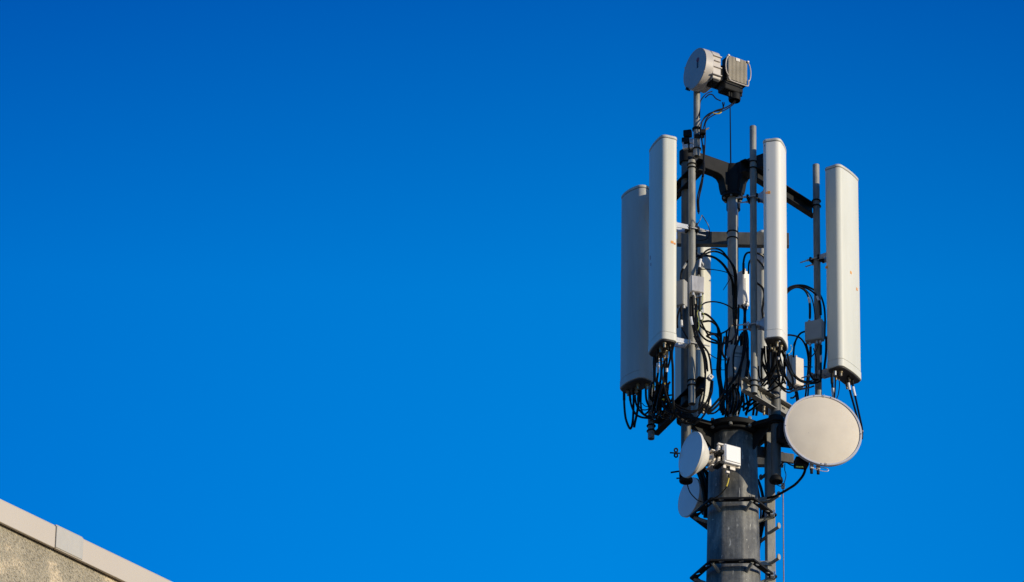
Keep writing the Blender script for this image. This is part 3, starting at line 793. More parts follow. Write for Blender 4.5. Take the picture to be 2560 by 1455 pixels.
# ------------------------------------------------------------------ radio units
c = P(1839, 180, -0.62)
t = thing('radio_unit', 'beige finned radio box beside the top dish, with curved handles', 'radio unit', (c.x, c.y, c.z), R(31))
FW, FH = 0.205, 0.262
MB().box((0, 0.03, 0), (FW, 0.085, FH)).build('body', 'dark_steel', t, 0.008, local=True)
k = MB()
for i in range(14):
    x = -FW / 2 + 0.008 + i * (FW - 0.016) / 13
    k.box((x, -0.029, 0.002), (0.0085, 0.019, FH - 0.012))
k.box((0, -0.0165, 0), (FW - 0.002, 0.006, FH - 0.004))
k.build('heat_sink', 'fins', t, local=True)
MB().box((0.0, -0.0405, FH / 2 - 0.022), (0.044, 0.003, 0.030)).build('label_plate', 'label_plate', t, local=True)
for s in (-1, 1):
    x = s * (FW / 2 + 0.006)
    pts = [(x, -0.045, 0.105), (x + s * 0.012, -0.045, 0.09), (x + s * 0.024, -0.045, 0.04), (x + s * 0.026, -0.045, -0.01), (x + s * 0.018, -0.045, -0.06), (x + s * 0.004, -0.045, -0.085), (x, -0.045, -0.09)]
    MB().tube(spline(pts, 5), 0.0055, 8).build('handle', 'dish_tan', t, local=True)
    MB().box((s * (FW / 2 + 0.002), -0.04, 0.118), (0.02, 0.03, 0.018)).build('corner_lug', 'frame_box', t, 0.003, local=True)
pts = [(-FW / 2 - 0.004, -0.05, -0.11), (-FW / 2 + 0.01, -0.05, -0.138), (-FW / 2 + 0.04, -0.05, -0.146), (FW / 2 - 0.03, -0.05, -0.146), (FW / 2 - 0.003, -0.05, -0.14), (FW / 2 + 0.004, -0.05, -0.12), (FW / 2 + 0.004, -0.05, -0.08)]
MB().tube(spline(pts, 5), 0.006, 8).build('guard_bar', 'dish_tan', t, local=True)
k = MB()
k.box((-0.03, 0.12, -0.03), (0.22, 0.12, 0.20)); k.box((-0.04, 0.05, -0.17), (0.17, 0.12, 0.09)); k.box((0.055, 0.03, -0.165), (0.05, 0.07, 0.075))
k.box((-0.16, 0.10, -0.06), (0.12, 0.16, 0.14))
k.build('mount_block', 'dark_steel', t, 0.012, local=True)
k = MB()
for x in (-0.055, -0.03):
    k.cyl((x, 0.03, -0.205), (x, 0.03, -0.262), 0.012, 10)
k.cyl((0.07, 0.02, -0.195), (0.07, 0.02, -0.225), 0.012, 10)
k.build('gland', 'dark_steel', t, local=True)
MB().lathe([(0.052, -0.275), (0.056, -0.26), (0.056, -0.215), (0.045, -0.20)], Matrix.Translation((0.02, 0.05, 0)), 24, close=False).build('cable_hoop', 'dark_steel', t, local=True)

c = P(1821, 1140, -0.40)
t = thing('radio_unit', 'flat white radio box with a beige slotted frame, mounted on the front of the pole', 'radio unit', (c.x, c.y, c.z), R(27))
w, h = 0.222, 0.208
k = MB()
k.box((0, 0, h / 2 - 0.011), (w, 0.03, 0.022)); k.box((0, 0, -h / 2 + 0.014), (w, 0.03, 0.028))
k.box((-w / 2 + 0.0125, 0, -0.003), (0.025, 0.0296, h - 0.0505)); k.box((w / 2 - 0.008, 0, -0.003), (0.016, 0.0296, h - 0.0505))
k.build('frame', 'frame_box', t, 0.006, local=True)
k = MB(); k.box((-w / 2 + 0.036, 0.004, 0.04), (0.022, 0.012, 0.008)); k.box((-w / 2 + 0.015, -0.0155, 0.045), (0.010, 0.003, 0.010)); k.box((-w / 2 + 0.015, -0.0155, -0.065), (0.010, 0.003, 0.010))
k.build('latch', 'ink', t, local=True)
MB().box((0.020, -0.018, 0.0), (0.165, 0.050, 0.185)).build('cover', 'white_box', t, 0.008, local=True, seg=3)
MB().box((0.022, -0.046, 0.004), (0.146, 0.012, 0.160)).build('cover_panel', 'white_box', t, 0.005, local=True, seg=3)
MB().box((-0.01, 0.06, 0.0), (0.12, 0.09, 0.12)).build('wall_bracket', 'dark_steel', t, 0.005, local=True)
k = MB()
for x, ww in ((-0.045, 0.03), (0.035, 0.055)):
    k.box((x, 0.0, -h / 2 - 0.018), (ww, 0.03, 0.032))
k.box((-0.01, 0.0, -h / 2 - 0.062), (0.035, 0.025, 0.022))
k.build('port', 'frame_box', t, 0.003, local=True)
MB().cyl((0.012, 0.0, -h / 2), (0.006, 0.0, -h / 2 - 0.065), 0.010, 10).build('gland', 'dark_steel', t, local=True)

# ------------------------------------------------------------------ amplifier boxes
def amp(label, px, py, dy, alpha, w, d, h, m, tops=(), bots=(), extra=None, name='amplifier_box'):
    c = P(px, py, dy)
    t = thing(name, label, 'equipment box', (c.x, c.y, c.z), R(alpha), 'small amplifier boxes among the cables')
    MB().box((0, 0, 0), (w, d, h)).build('housing', m, t, 0.006, local=True, seg=3)
    MB().box((0, d / 2 + 0.012, 0), (w * 0.6, 0.024, h * 0.7)).build('back_plate', 'dark_steel', t, 0.003, local=True)
    MB().box((0, -d / 2 - 0.003, 0), (w - 0.012, 0.006, h - 0.012)).build('lid', m, t, 0.003, local=True)
    for (x, y) in tops:
        MB().cyl((x, y, h / 2), (x, y, h / 2 + 0.025), 0.012, 10).build('connector', 'brass', t, local=True)
    for (x, y) in bots:
        MB().cyl((x, y, -h / 2 - 0.028), (x, y, -h / 2), 0.013, 10).build('connector', 'alu', t, local=True)
    return t
amp('stained silver box in front of the left pipe, beside the tall front left panel', 1741.5, 714, -0.735, 16, 0.125, 0.06, 0.168, 'silver_box', [(0.02, 0.0)], [(-0.035, -0.01), (0.035, -0.01), (-0.02, 0.015), (0.015, 0.015)])
amp('dull grey box in shadow, tucked behind the right edge of the tall front left panel', 1704, 736, -0.40, -32, 0.09, 0.07, 0.26, 'grey_box', [(-0.01, 0.0)], [(-0.01, -0.01), (0.03, -0.01)])
t = amp('narrow upright white box at the centre, left of the tall bare pipe', 1858, 724, -0.27, 38, 0.075, 0.085, 0.355, 'white_box', [(0.0, -0.02), (0.025, 0.02)], [(-0.02, -0.02), (0.02, -0.02)])
MB().box((0.0, -0.0525, -0.03), (0.045, 0.008, 0.24)).build('raised_rib', 'white_box', t, 0.003, local=True)
t = amp('shaded grey box at the lower centre, crossed by black cables', 1845, 911, -0.42, 10, 0.185, 0.10, 0.335, 'grey_box', [(-0.05, 0.0), (0.05, 0.0)], [(-0.04, 0.0), (0.04, 0.0)])
k = MB()
for z in (0.085, 0.075, 0.045):
    k.box((0.0, -0.0575, z), (0.10, 0.002, 0.004))
k.build('label_lines', 'ink', t, local=True)
amp('dark grey box on the right hand pipe, left of the rightmost panel', 2036.5, 829, -0.03, -24, 0.165, 0.065, 0.205, 'grey_box', [(-0.05, 0.0), (0.05, 0.0)], [(-0.045, 0.0), (0.02, 0.0), (0.055, 0.0)])
amp('sunlit beige box behind the cables under the brightest panel', 1988, 931, 0.42, 34, 0.145, 0.07, 0.295, 'beige_box', [(0.01, 0.0)], [(-0.03, 0.0)])
c = P(*Q('C', 960, 1050), -0.70)
t = thing('cable_clamp', 'small square silver clamp gripping the cables right of the left pipe foot', 'clamp', (c.x, c.y, c.z), R(30))
MB().box((0, 0, 0), (0.042, 0.04, 0.05), Matrix.Rotation(R(35), 3, 'Y')).build('jaw', 'silver_box', t, 0.004, local=True)
MB().box((0, -0.021, 0), (0.018, 0.004, 0.018), Matrix.Rotation(R(35), 3, 'Y')).build('slot', 'ink', t, local=True)

# clamp that joins the top dish's pipe to the frame
c = P(1722, 358, -0.64)
t = thing('pipe_clamp', 'dark clamp plates stacked left of the top dish pipe, above the frame', 'clamp', (c.x, c.y, c.z), R(-15))
k = MB(); k.box((-0.01, 0, 0.10), (0.075, 0.05, 0.065)); k.box((-0.03, 0.01, 0.035), (0.07, 0.05, 0.055)); k.box((0.01, 0.02, -0.03), (0.05, 0.04, 0.10))
k.build('plate', 'dark_steel', t, 0.006, local=True)
k = MB(); k.box((-0.025, -0.02, -0.048), (0.05, 0.03, 0.045)); k.box((-0.05, -0.01, -0.01), (0.012, 0.02, 0.045)); k.box((0.028, -0.012, 0.01), (0.03, 0.03, 0.05)); k.box((0.028, -0.012, -0.045), (0.03, 0.03, 0.045))
k.build('shackle', 'alu', t, 0.004, local=True)
c = P(1757, 328, -0.78)
t = thing('cable_clamp', 'black cable clamp with a bolt, on the right of the top dish pipe', 'clamp', (c.x, c.y, c.z))
MB().box((0, 0, -0.01), (0.055, 0.05, 0.04)).box((-0.03, 0.03, -0.035), (0.09, 0.03, 0.03)).build('body', 'dark_steel', t, 0.006, local=True)
MB().cyl((0.0, 0, 0.0), (0.055, 0.0, 0.035), 0.007, 8).build('bolt', 'brass', t, local=True)

# eye bolts that stick out left of the small dish
c = P(1690, 1132, -0.30)
t = thing('eye_bolt', 'dark cross shaped bolt with two eyelets sticking out left of the small dish', 'bolt', (c.x, c.y, c.z))
k = MB(); k.cyl((-0.055, 0, 0), (0.06, 0, -0.006), 0.007, 8)
k.build('shank', 'dark_steel', t, local=True)
for s in (-1, 1):
    pts = [Vector((0.014 * math.cos(a), 0, s * 0.026 + 0.018 * math.sin(a))) for a in [2 * math.pi * i / 16 for i in range(16)]]
    MB().tube(pts, 0.0075, 8, True).build('eyelet', 'dark_steel', t, local=True)
c = P(1691, 1180, -0.30)
t = thing('clamp_bolt', 'dark threaded rods poking out left below the small dish', 'bolt', (c.x, c.y, c.z))
MB().cyl((-0.05, 0, -0.006), (0.035, 0, 0.01), 0.008, 8).build('rod', 'dark_steel', t, local=True)
MB().cyl((0.0, 0, -0.064), (0.05, 0, -0.058), 0.007, 8).build('rod', 'dark_steel', t, local=True)
MB().box((0.035, 0, -0.005), (0.022, 0.04, 0.085)).build('plate', 'dark_steel', t, 0.008, local=True)

# ------------------------------------------------------------------ ladder post, rods
q = col(1925, 1300, 0.06)
zt = Z(q, 1080)
t = thing('ladder_post', 'square grey post with step pegs, standing right of the pole', 'ladder', (q.x, q.y, 0), R(14))
k = MB(); k.box((0, 0, zt / 2 + 2.0), (0.078, 0.078, zt - 4.0))
k.build('post', 'galv', t, 0.006, local=True)
rot = MW[t.name].inverted()
def step(px0, py0, px1, py1, dy0, dy1):
    a, b = rot @ P(px0, py0, dy0), rot @ P(px1, py1, dy1)
    o = MB().cyl(a, b, 0.015, 10).build('step_peg', 'galv', t, local=True)
    d = (b - a).normalized()
    m4 = Matrix.Translation(b) @ d.to_track_quat('Z', 'Y').to_matrix().to_4x4()
    pts = [(0.019 * math.cos(x), 0.029 * math.sin(x)) for x in [2 * math.pi * i / 16 for i in range(16)]]
    kk = MB()
    n = 16
    side = Vector((d.y, -d.x, 0)).normalized()
    vs = [b + side * x + Vector((0, 0, z + 0.012)) + d * e for e in (-0.006, 0.006) for x, z in pts]
    kk.add(vs, [[i, (i + 1) % n, n + (i + 1) % n, n + i] for i in range(n)] + [list(range(n)), list(range(n, 2 * n))])
    kk.build('end_stop', 'galv', o, 0.002, local=True)
for y in (280, 695, 1110):
    a, b = Q('M', 1290, y + 110), Q('M', 1412, y + 30)
    step(*a, *b, 0.02, -0.07)
for y in (85, 915):
    a, b = Q('M', 1250, y - 60), Q('M', 1175, y + 0)
    step(*a, *b, 0.06, 0.12)
for y in (370, 1212):
    a, b = Q('M', 1120, y - 25), Q('M', 1320, y + 25)
    ra_, rb_ = rot @ P(*a, 0.02), rot @ P(*b, 0.02)
    MB().box((ra_ + rb_) / 2, ((rb_ - ra_).length, 0.03, 0.045), Matrix.Rotation(-R(14), 3, 'Z')).build('stand_off', 'galv', t, 0.004, local=True)
MB().box((-0.09, 0.02, Z(q, 1130)), (0.2, 0.03, 0.10)).build('stand_off', 'pole_dark', t, 0.004, local=True)
MB().box((0.14, 0.06, Z(q, 1131)), (0.2, 0.03, 0.09)).build('stand_off', 'pole_dark', t, 0.004, local=True)

a = P(1957.5, 1218, -0.12)
t = thing('wire_rope', 'thin taut rope hanging straight down right of the ladder post', 'wire', (a.x, a.y, a.z))
MB().cyl((a.x, a.y, a.z), (a.x, a.y, 4.0), 0.0052, 8).build('strand', 'rope', t)
MB().box((a.x, a.y, a.z + 0.012), (0.034, 0.03, 0.05)).build('clamp', 'frame_box', t, 0.005)
a = P(1827, 406, -0.02)
zl = Z(a, 268)
t = thing('lightning_rod', 'thin black vertical rod standing on the hub of the frame', 'rod', (a.x, a.y, a.z - 0.05))
MB().cyl((a.x, a.y, a.z - 0.06), (a.x - 0.005, a.y, zl), 0.0068, 10, 0.0052).build('rod', 'cable', t)
MB().cyl((a.x, a.y, a.z - 0.06), (a.x, a.y, a.z - 0.02), 0.014, 10).build('base', 'dark_steel', t)

# ------------------------------------------------------------------ cables
def cable(group, label, c, pts, rpx, dy, m='cable', tapes=(), sleeves=()):
    """pts in the survey sheet c; dy runs from first to last value along the cable; tapes: (from, to, material) fractions"""
    n = len(pts)
    d = dy if isinstance(dy, (tuple, list)) else (dy, dy)
    P3 = []
    for i, (x, y) in enumerate(pts):
        f = i / (n - 1) * (len(d) - 1)
        j = min(int(f), len(d) - 2)
        P3.append(P(*Q(c, x, y), d[j] + (d[j + 1] - d[j]) * (f - j)))
    path = spline(P3)
    r = rpx * S * 1.12
    o0 = path[0]
    t = thing('cable', label, 'cable', tuple(o0), 0, group)
    MB().tube(path, r, 8).build('sheath', m, t)
    N = len(path) - 1
    for f0, f1, mm in tapes:
        i0, i1 = int(f0 * N), max(int(f1 * N), int(f0 * N) + 1)
        MB().tube(path[i0:i1 + 1], r * 1.22, 10).build('sleeve', mm, t)
    return t
WT, YT, KT = 'cable_white', 'cable_yellow', 'dark_steel'
g1 = ('jumper cables under the leftmost panel', 'black jumper cable looping down under the leftmost shaded panel')
for pts, r, tp in [([(183, 190), (190, 500), (225, 800), (320, 1015), (375, 880), (395, 600), (400, 260), (395, 150)], 2.6, [(0, 0.10, KT)]),
               ([(310, 190), (340, 450), (430, 660), (560, 750), (750, 775), (900, 770), (1000, 740)], 2.4, [(0, 0.12, KT)]),
               ([(430, 250), (450, 420), (520, 580), (640, 700), (760, 740), (900, 745)], 2.4, ()),
               ([(570, 150), (565, 450), (590, 620), (650, 690), (740, 620), (790, 540), (900, 420)], 2.2, ()),
               ([(675, 90), (690, 350), (760, 520), (840, 600), (950, 640)], 2.6, ()),
               ([(530, 150), (510, 450), (470, 700), (430, 880), (412, 990)], 2.9, ()),
               ([(500, 200), (490, 400), (560, 560), (660, 590), (760, 560), (850, 500)], 1.4, ()),
               ([(590, 430), (650, 495), (740, 515), (820, 480)], 1.0, ())]:
    cable(g1[0], g1[1], 'B', pts, r, (0.03, 0.08), tapes=tp)
g2 = ('jumper cables under the tall front left panel', 'black jumper cable dropping from the base of the tall front left panel')
for c, pts, r, dy, tp in [
    ('A', [(960, 310), (945, 480), (955, 800), (935, 1000), (920, 1250), (1000, 1455), (1060, 1600)], 2.6, (-0.72, -0.4), [(0.0, 0.16, KT), (0.24, 0.37, WT)]),
    ('A', [(1170, 350), (1155, 600), (1150, 900), (1140, 1200), (1125, 1455), (1090, 1700)], 2.5, (-0.78, -0.4), [(0.0, 0.12, 'brass'), (0.31, 0.35, WT)]),
    ('A', [(1100, 480), (1105, 800), (1090, 1100), (1060, 1300), (1000, 1500), (960, 1800)], 2.5, (-0.66, -0.4), [(0, 0.06, 'brass'), (0.38, 0.41, YT)]),
    ('A', [(1200, 150), (1235, 400), (1200, 650), (1060, 1100), (960, 1455), (930, 1700)], 2.2, (-0.86, -0.4), ()),
    ('A', [(1310, 180), (1270, 400), (1290, 700), (1295, 1000), (1300, 1455), (1330, 1750), (1420, 1850), (1600, 1950)], 3.0, (-0.86, -0.55), ()),
    ('A', [(870, 380), (855, 600), (862, 800), (862, 1040), (850, 1300), (835, 1455), (850, 1700)], 2.0, (-0.58, -0.3), [(0.55, 0.6, YT)]),
    ('A', [(910, 370), (890, 700), (900, 1000), (1000, 1300), (1080, 1455), (1100, 1750)], 2.4, (-0.60, -0.4), [(0, 0.2, KT)]),
    ('A', [(1020, 450), (1030, 700), (1020, 950), (980, 1150), (900, 1350), (870, 1550)], 2.6, (-0.62, -0.4), ()),
    ('A', [(1180, 400), (1060, 700), (1050, 900), (1100, 1150), (1150, 1350), (1230, 1550), (1330, 1720)], 2.0, (-0.7, -0.5), ()),
    ('B', [(900, 50), (960, 250), (1050, 400), (1000, 600), (930, 720), (820, 800)], 2.0, (-0.4, -0.1), ()),
    ('B', [(980, 100), (1060, 300), (1180, 450), (1280, 620), (1300, 720), (1240, 800)], 2.0, (-0.45, -0.4), ()),
    ('B', [(1100, 100), (1040, 300), (930, 500), (880, 640), (830, 700)], 2.0, (-0.4, -0.15), ()),
    ('B', [(1260, 250), (1120, 270), (1000, 310), (900, 450), (880, 600), (1000, 720)], 1.8, (-0.5, -0.2), ()),
    ('B', [(1150, 250), (1220, 380), (1120, 540), (1060, 700), (1120, 800)], 2.2, (-0.45, -0.3), [(0.05, 0.1, WT)]),
    ('B', [(1080, 330), (1060, 420), (1120, 560), (1250, 660), (1420, 640)], 2.2, (-0.48, -0.5), [(0.04, 0.16, YT)]),
    ('B', [(880, 380), (980, 480), (1100, 500), (1220, 560), (1350, 540)], 1.8, (-0.3, -0.5), ()),
    ('B', [(940, 250), (900, 420), (960, 620), (1080, 760), (1200, 780)], 2.2, (-0.35, -0.35), ()),
    ('B', [(1290, 300), (1180, 520), (1020, 650), (900, 760)], 1.8, (-0.5, -0.2), ())]:
    cable(g2[0], g2[1], c, pts, r, dy, tapes=tp)
g3 = ('cables arching from the silver box to the centre pipe', 'black cable arching over from the silver box to the centre pipe')
for c, pts, r, dy, tp in [
    ('H', [(805, 1130), (800, 900), (840, 660), (960, 480), (1150, 420), (1350, 470), (1530, 680), (1680, 900), (1725, 1100), (1730, 1455), (1740, 2200)], 2.1, (-0.72, -0.5, -0.22), [(0.02, 0.1, KT), (0.11, 0.19, WT)]),
    ('H', [(755, 1110), (790, 880), (855, 650), (980, 540), (1150, 490), (1350, 540), (1550, 720), (1660, 950), (1690, 1200), (1700, 1455), (1720, 2100)], 2.1, (-0.70, -0.5, -0.20), [(0.0, 0.09, KT)]),
    ('H', [(560, 760), (690, 640), (830, 600), (1000, 600), (1200, 660), (1400, 820), (1550, 1050), (1630, 1250), (1650, 1455), (1670, 2300)], 2.6, (-0.5, -0.4, -0.2), ()),
    ('H', [(600, 900), (690, 745), (800, 640), (950, 598), (1150, 640), (1380, 830), (1530, 1060), (1610, 1250), (1630, 1600)], 1.6, (-0.5, -0.4, -0.2), ()),
    ('H', [(690, 990), (800, 950), (1000, 940), (1250, 965), (1450, 1010), (1570, 1060), (1660, 1130)], 1.1, (-0.6, -0.2), ()),
    ('O', [(820, 460), (950, 370), (1150, 345), (1350, 380), (1520, 450), (1640, 540), (1700, 700), (1710, 1100)], 1.7, (-0.7, -0.2), ()),
    ('O', [(760, 880), (870, 1010), (980, 1090), (1150, 1150), (1330, 1150), (1480, 1080), (1620, 950), (1700, 900)], 1.9, (-0.66, -0.2), [(0.80, 0.86, 'brass')]),
    ('O', [(720, 260), (715, 600), (735, 900), (800, 1130), (950, 1300), (1150, 1380), (1350, 1400), (1520, 1370), (1640, 1290), (1720, 1150)], 2.2, (-0.74, -0.5, -0.2), ())]:
    cable(g3[0], g3[1], c, pts, r, dy, tapes=tp)
g4 = ('cables gathered into the bundle left of the centre pipe', 'black cable running down in the tied bundle left of the centre pipe')
for c, pts, r, dy, tp in [
    ('O', [(830, 660), (950, 660), (1090, 760), (1230, 930), (1310, 1130), (1340, 1455), (1330, 1700), (1310, 2100), (1340, 2400), (1400, 2900)], 2.4, (-0.66, -0.4, -0.3), ()),
    ('O', [(890, 850), (1050, 835), (1180, 900), (1250, 1000), (1270, 1200), (1280, 1455), (1270, 2000), (1290, 2300), (1340, 2700), (1350, 3150)], 2.4, (-0.62, -0.4, -0.3), ()),
    ('O', [(1030, 1180), (1150, 1170), (1230, 1220), (1290, 1320), (1310, 1600), (1285, 2050), (1320, 2400), (1370, 2850), (1380, 3200)], 2.4, (-0.6, -0.4, -0.28), [(0, 0.05, KT)]),
    ('O', [(980, 1210), (1100, 1290), (1230, 1350), (1300, 1500), (1290, 2000), (1260, 2150), (1300, 2500), (1320, 3100)], 2.2, (-0.6, -0.4, -0.3), [(0, 0.06, KT)]),
    ('C', [(1160, -50), (1175, 300), (1150, 700), (1140, 850), (1160, 1050), (1230, 1455), (1280, 1700), (1290, 2000)], 2.6, (-0.4, -0.3), ()),
    ('C', [(1240, -50), (1240, 300), (1220, 700), (1215, 870), (1230, 1100), (1290, 1455), (1300, 1700), (1280, 2000)], 2.6, (-0.4, -0.3), [(0.36, 0.42, KT)])]:
    cable(g4[0], g4[1], c, pts, r, dy, tapes=tp)
cable(None, 'thin black cable tie with two tails, holding the bundle left of the centre pipe', 'C', [(1015, 850), (1110, 850), (1260, 855), (1370, 855)], 0.9, -0.42)
cable(None, 'thin dark cable tie tail poking out left of the centre pipe against the sky', 'H', [(1575, 1170), (1560, 1190), (1480, 1330), (1395, 1465)], 0.8, -0.35)
g5 = ('cables below the silver box', 'black cable hanging from the silver box down along the left pipe')
for c, pts, r, dy, tp in [
    ('O', [(575, 230), (575, 550), (590, 800), (640, 1000), (700, 1250), (800, 1455), (880, 1650), (920, 1850), (940, 2150)], 2.7, (-0.75, -0.72), [(0.02, 0.2, KT), (0.22, 0.34, WT)]),
    ('O', [(632, 200), (632, 450), (650, 800), (720, 1100), (820, 1400), (920, 1650), (975, 1850), (1000, 2100)], 2.2, (-0.76, -0.72), [(0, 0.16, KT)]),
    ('O', [(800, 220), (795, 500), (812, 720), (860, 900), (950, 1080), (1010, 1180)], 2.1, (-0.76, -0.62), [(0, 0.28, KT), (0.3, 0.5, WT)]),
    ('O', [(680, 220), (690, 500), (700, 900), (760, 1200), (860, 1480), (950, 1750), (985, 2050)], 2.2, (-0.74, -0.72), [(0, 0.12, 'brass')]),
    ('C', [(560, 0), (680, 220), (780, 380), (820, 550), (840, 800), (840, 1000), (820, 1400), (760, 1700), (620, 1890), (420, 1930), (250, 1890), (90, 1790), (-20, 1700)], 2.2, (-0.74, -0.7, -0.66), ()),
    ('C', [(640, 0), (790, 250), (900, 400), (960, 600), (985, 800), (1000, 950), (960, 1400), (880, 1650), (720, 1840), (500, 1895), (320, 1850), (100, 1735), (0, 1650)], 2.2, (-0.74, -0.7, -0.66), ()),
    ('D', [(1030, 120), (1010, 400), (940, 600), (880, 850), (760, 1050), (600, 1190), (480, 1210), (300, 1180), (180, 1080)], 2.2, (-0.72, -0.6), ()),
    ('D', [(830, 720), (740, 900), (600, 1080), (450, 1150)], 1.6, (-0.66, -0.55), ()),
    ('D', [(760, 430), (700, 650), (760, 830), (900, 900)], 2.0, (-0.6, -0.5), ()),
    ('O', [(330, 480), (335, 640), (340, 820), (355, 1000), (420, 1150), (510, 1300)], 2.3, (-0.42, -0.5), [(0, 0.38, KT), (0.41, 0.6, WT)]),
    ('O', [(300, 520), (250, 680), (230, 820), (240, 1000)], 2.2, (-0.42, -0.5), ()),
    ('H', [(320, 1190), (345, 1000), (400, 900), (470, 780), (530, 690), (600, 640)], 2.0, (-0.42, -0.56), [(0, 0.34, KT), (0.38, 0.62, WT)])]:
    cable(g5[0], g5[1], c, pts, r, dy, tapes=tp)
for q in range(16):                          # the knot of jumpers between the left panels and the left beam
    x0 = random.uniform(820, 1230); x1 = random.uniform(830, 1320); xm = random.uniform(840, 1260)
    pts = [(x0, random.uniform(-60, 60)), ((x0 + xm) / 2 + random.uniform(-90, 90), random.uniform(170, 300)), (xm, random.uniform(380, 520)),
           ((xm + x1) / 2 + random.uniform(-120, 120), random.uniform(560, 680)), (x1, random.uniform(700, 800))]
    cable(g2[0], g2[1], 'B', pts, random.uniform(1.6, 2.6), (random.uniform(-0.55, -0.35), random.uniform(-0.4, -0.1)))
g6 = ('cables along the centre pipe', 'black cable running down past the shaded grey box at the lower centre')
for c, pts, r, dy, tp in [
    ('4', [(945, 985), (975, 1060), (970, 1250), (970, 1455), (940, 1700), (900, 1950)], 2.6, (-0.46, -0.5), ()),
    ('4', [(905, 975), (905, 1100), (890, 1300), (850, 1500)], 2.0, (-0.44, -0.3), ()),
    ('4', [(870, 720), (850, 900), (845, 1100), (870, 1300), (880, 1500)], 2.8, (-0.2, -0.2), ()),
    ('4', [(1540, 980), (1000, 1000), (985, 1100), (995, 1300), (1000, 1470)][1:], 2.4, (-0.46, -0.5), ()),
    ('C', [(1720, 0), (1640, 220), (1490, 480), (1400, 700), (1385, 1000), (1400, 1455), (1395, 1900)], 2.4, (-0.45, -0.52), ()),
    ('C', [(1780, -100), (1660, 150), (1570, 400), (1545, 700), (1560, 1000), (1500, 1200)], 2.0, (-0.52, -0.52), ()),
    ('C', [(1900, 0), (1830, 400), (1765, 650), (1690, 880), (1600, 1060), (1450, 1250), (1320, 1440), (1120, 1670), (950, 1860), (880, 1950)], 2.7, (-0.55, -0.5), ()),
    ('D', [(1500, 290), (1340, 520), (1150, 740), (990, 890), (900, 960)], 2.7, (-0.5, -0.5), ()),
    ('D', [(1230, 780), (1150, 880), (1050, 940), (930, 950)], 2.0, (-0.4, -0.45), ()),
    ('O', [(1560, 1020), (1540, 1150), (1520, 1300), (1500, 1500), (1490, 1700)], 2.0, (-0.3, -0.3), [(0.85, 1.0, KT)]),
    ('C', [(930, 440), (1040, 520), (1140, 570), (1250, 600), (1350, 590), (1500, 490)], 1.0, (-0.6, -0.3), ()),
    ('D', [(1530, 300), (1545, 600), (1500, 850), (1440, 1050)], 2.6, (-0.3, -0.2), ()),
    ('D', [(1640, 300), (1700, 550), (1640, 850), (1500, 1050)], 2.8, (-0.3, -0.2), ()),
    ('D', [(1800, 500), (1720, 760), (1600, 900), (1480, 1060)], 2.8, (-0.35, -0.25), ()),
    ('D', [(1380, 100), (1385, 500), (1400, 900), (1420, 1080)], 3.2, (-0.3, -0.2), ()),
    ('F', [(150, 1290), (260, 1200), (440, 1080), (600, 980)], 2.6, (-0.15, -0.35), ()),
    ('F', [(180, 1380), (330, 1260), (520, 1130), (700, 1060)], 2.6, (-0.15, -0.3), ()),
    ('F', [(230, 1450), (400, 1340), (560, 1210), (660, 1160)], 2.4, (-0.15, -0.3), ()),
    ('F', [(20, 560), (100, 700), (170, 900), (200, 1150), (190, 1380)], 2.4, (-0.4, -0.2), ()),
    ('E', [(270, 700), (300, 900), (300, 1100), (290, 1350), (330, 1500), (260, 1900)], 2.4, (-0.5, -0.5), ()),
    ('6', [(420, 440), (435, 560), (420, 700), (405, 780)], 2.4, (-0.5, -0.5), ())]:
    cable(g6[0], g6[1], c, pts, r, dy, tapes=tp)
for q in range(14):                          # risers beside the centre pipe, fanning out above the top plate
    x0 = random.uniform(1320, 1900); x1 = random.uniform(1250, 2150)
    pts = [(x0, random.uniform(-150, 150)), (x0 + random.uniform(-60, 60), random.uniform(420, 560)), ((x0 + x1) / 2 + random.uniform(-80, 80), random.uniform(850, 1150)),
           (x1, random.uniform(1500, 1750)), (x1 + random.uniform(-120, 60), random.uniform(1960, 2060))]
    cable(g6[0], g6[1], 'C', pts, random.uniform(1.8, 2.8), (random.uniform(-0.3, -0.1), random.uniform(-0.3, 0.05)))
g7 = ('cables looping over beside the narrow white box', 'black cable looping over between the narrow white box and the brightest panel')
for pts, r, dy, tp in [
    ([(965, 600), (965, 460), (990, 370), (1040, 345), (1150, 360), (1200, 390), (1245, 460)], 2.4, (-0.44, -0.3), [(0, 0.16, KT)]),
    ([(1025, 600), (1030, 480), (1060, 430), (1110, 420), (1170, 470), (1230, 560)], 2.2, (-0.40, -0.3), ()),
    ([(1120, 710), (1190, 770), (1215, 850), (1205, 960), (1190, 1040), (1200, 1150)], 2.6, (-0.4, -0.4), [(0.5, 0.6, KT)])]:
    cable(g7[0], g7[1], '4', pts, r, dy, tapes=tp)
g8 = ('jumper cables under the brightest panel', 'black jumper cable hanging from the base of the brightest panel')
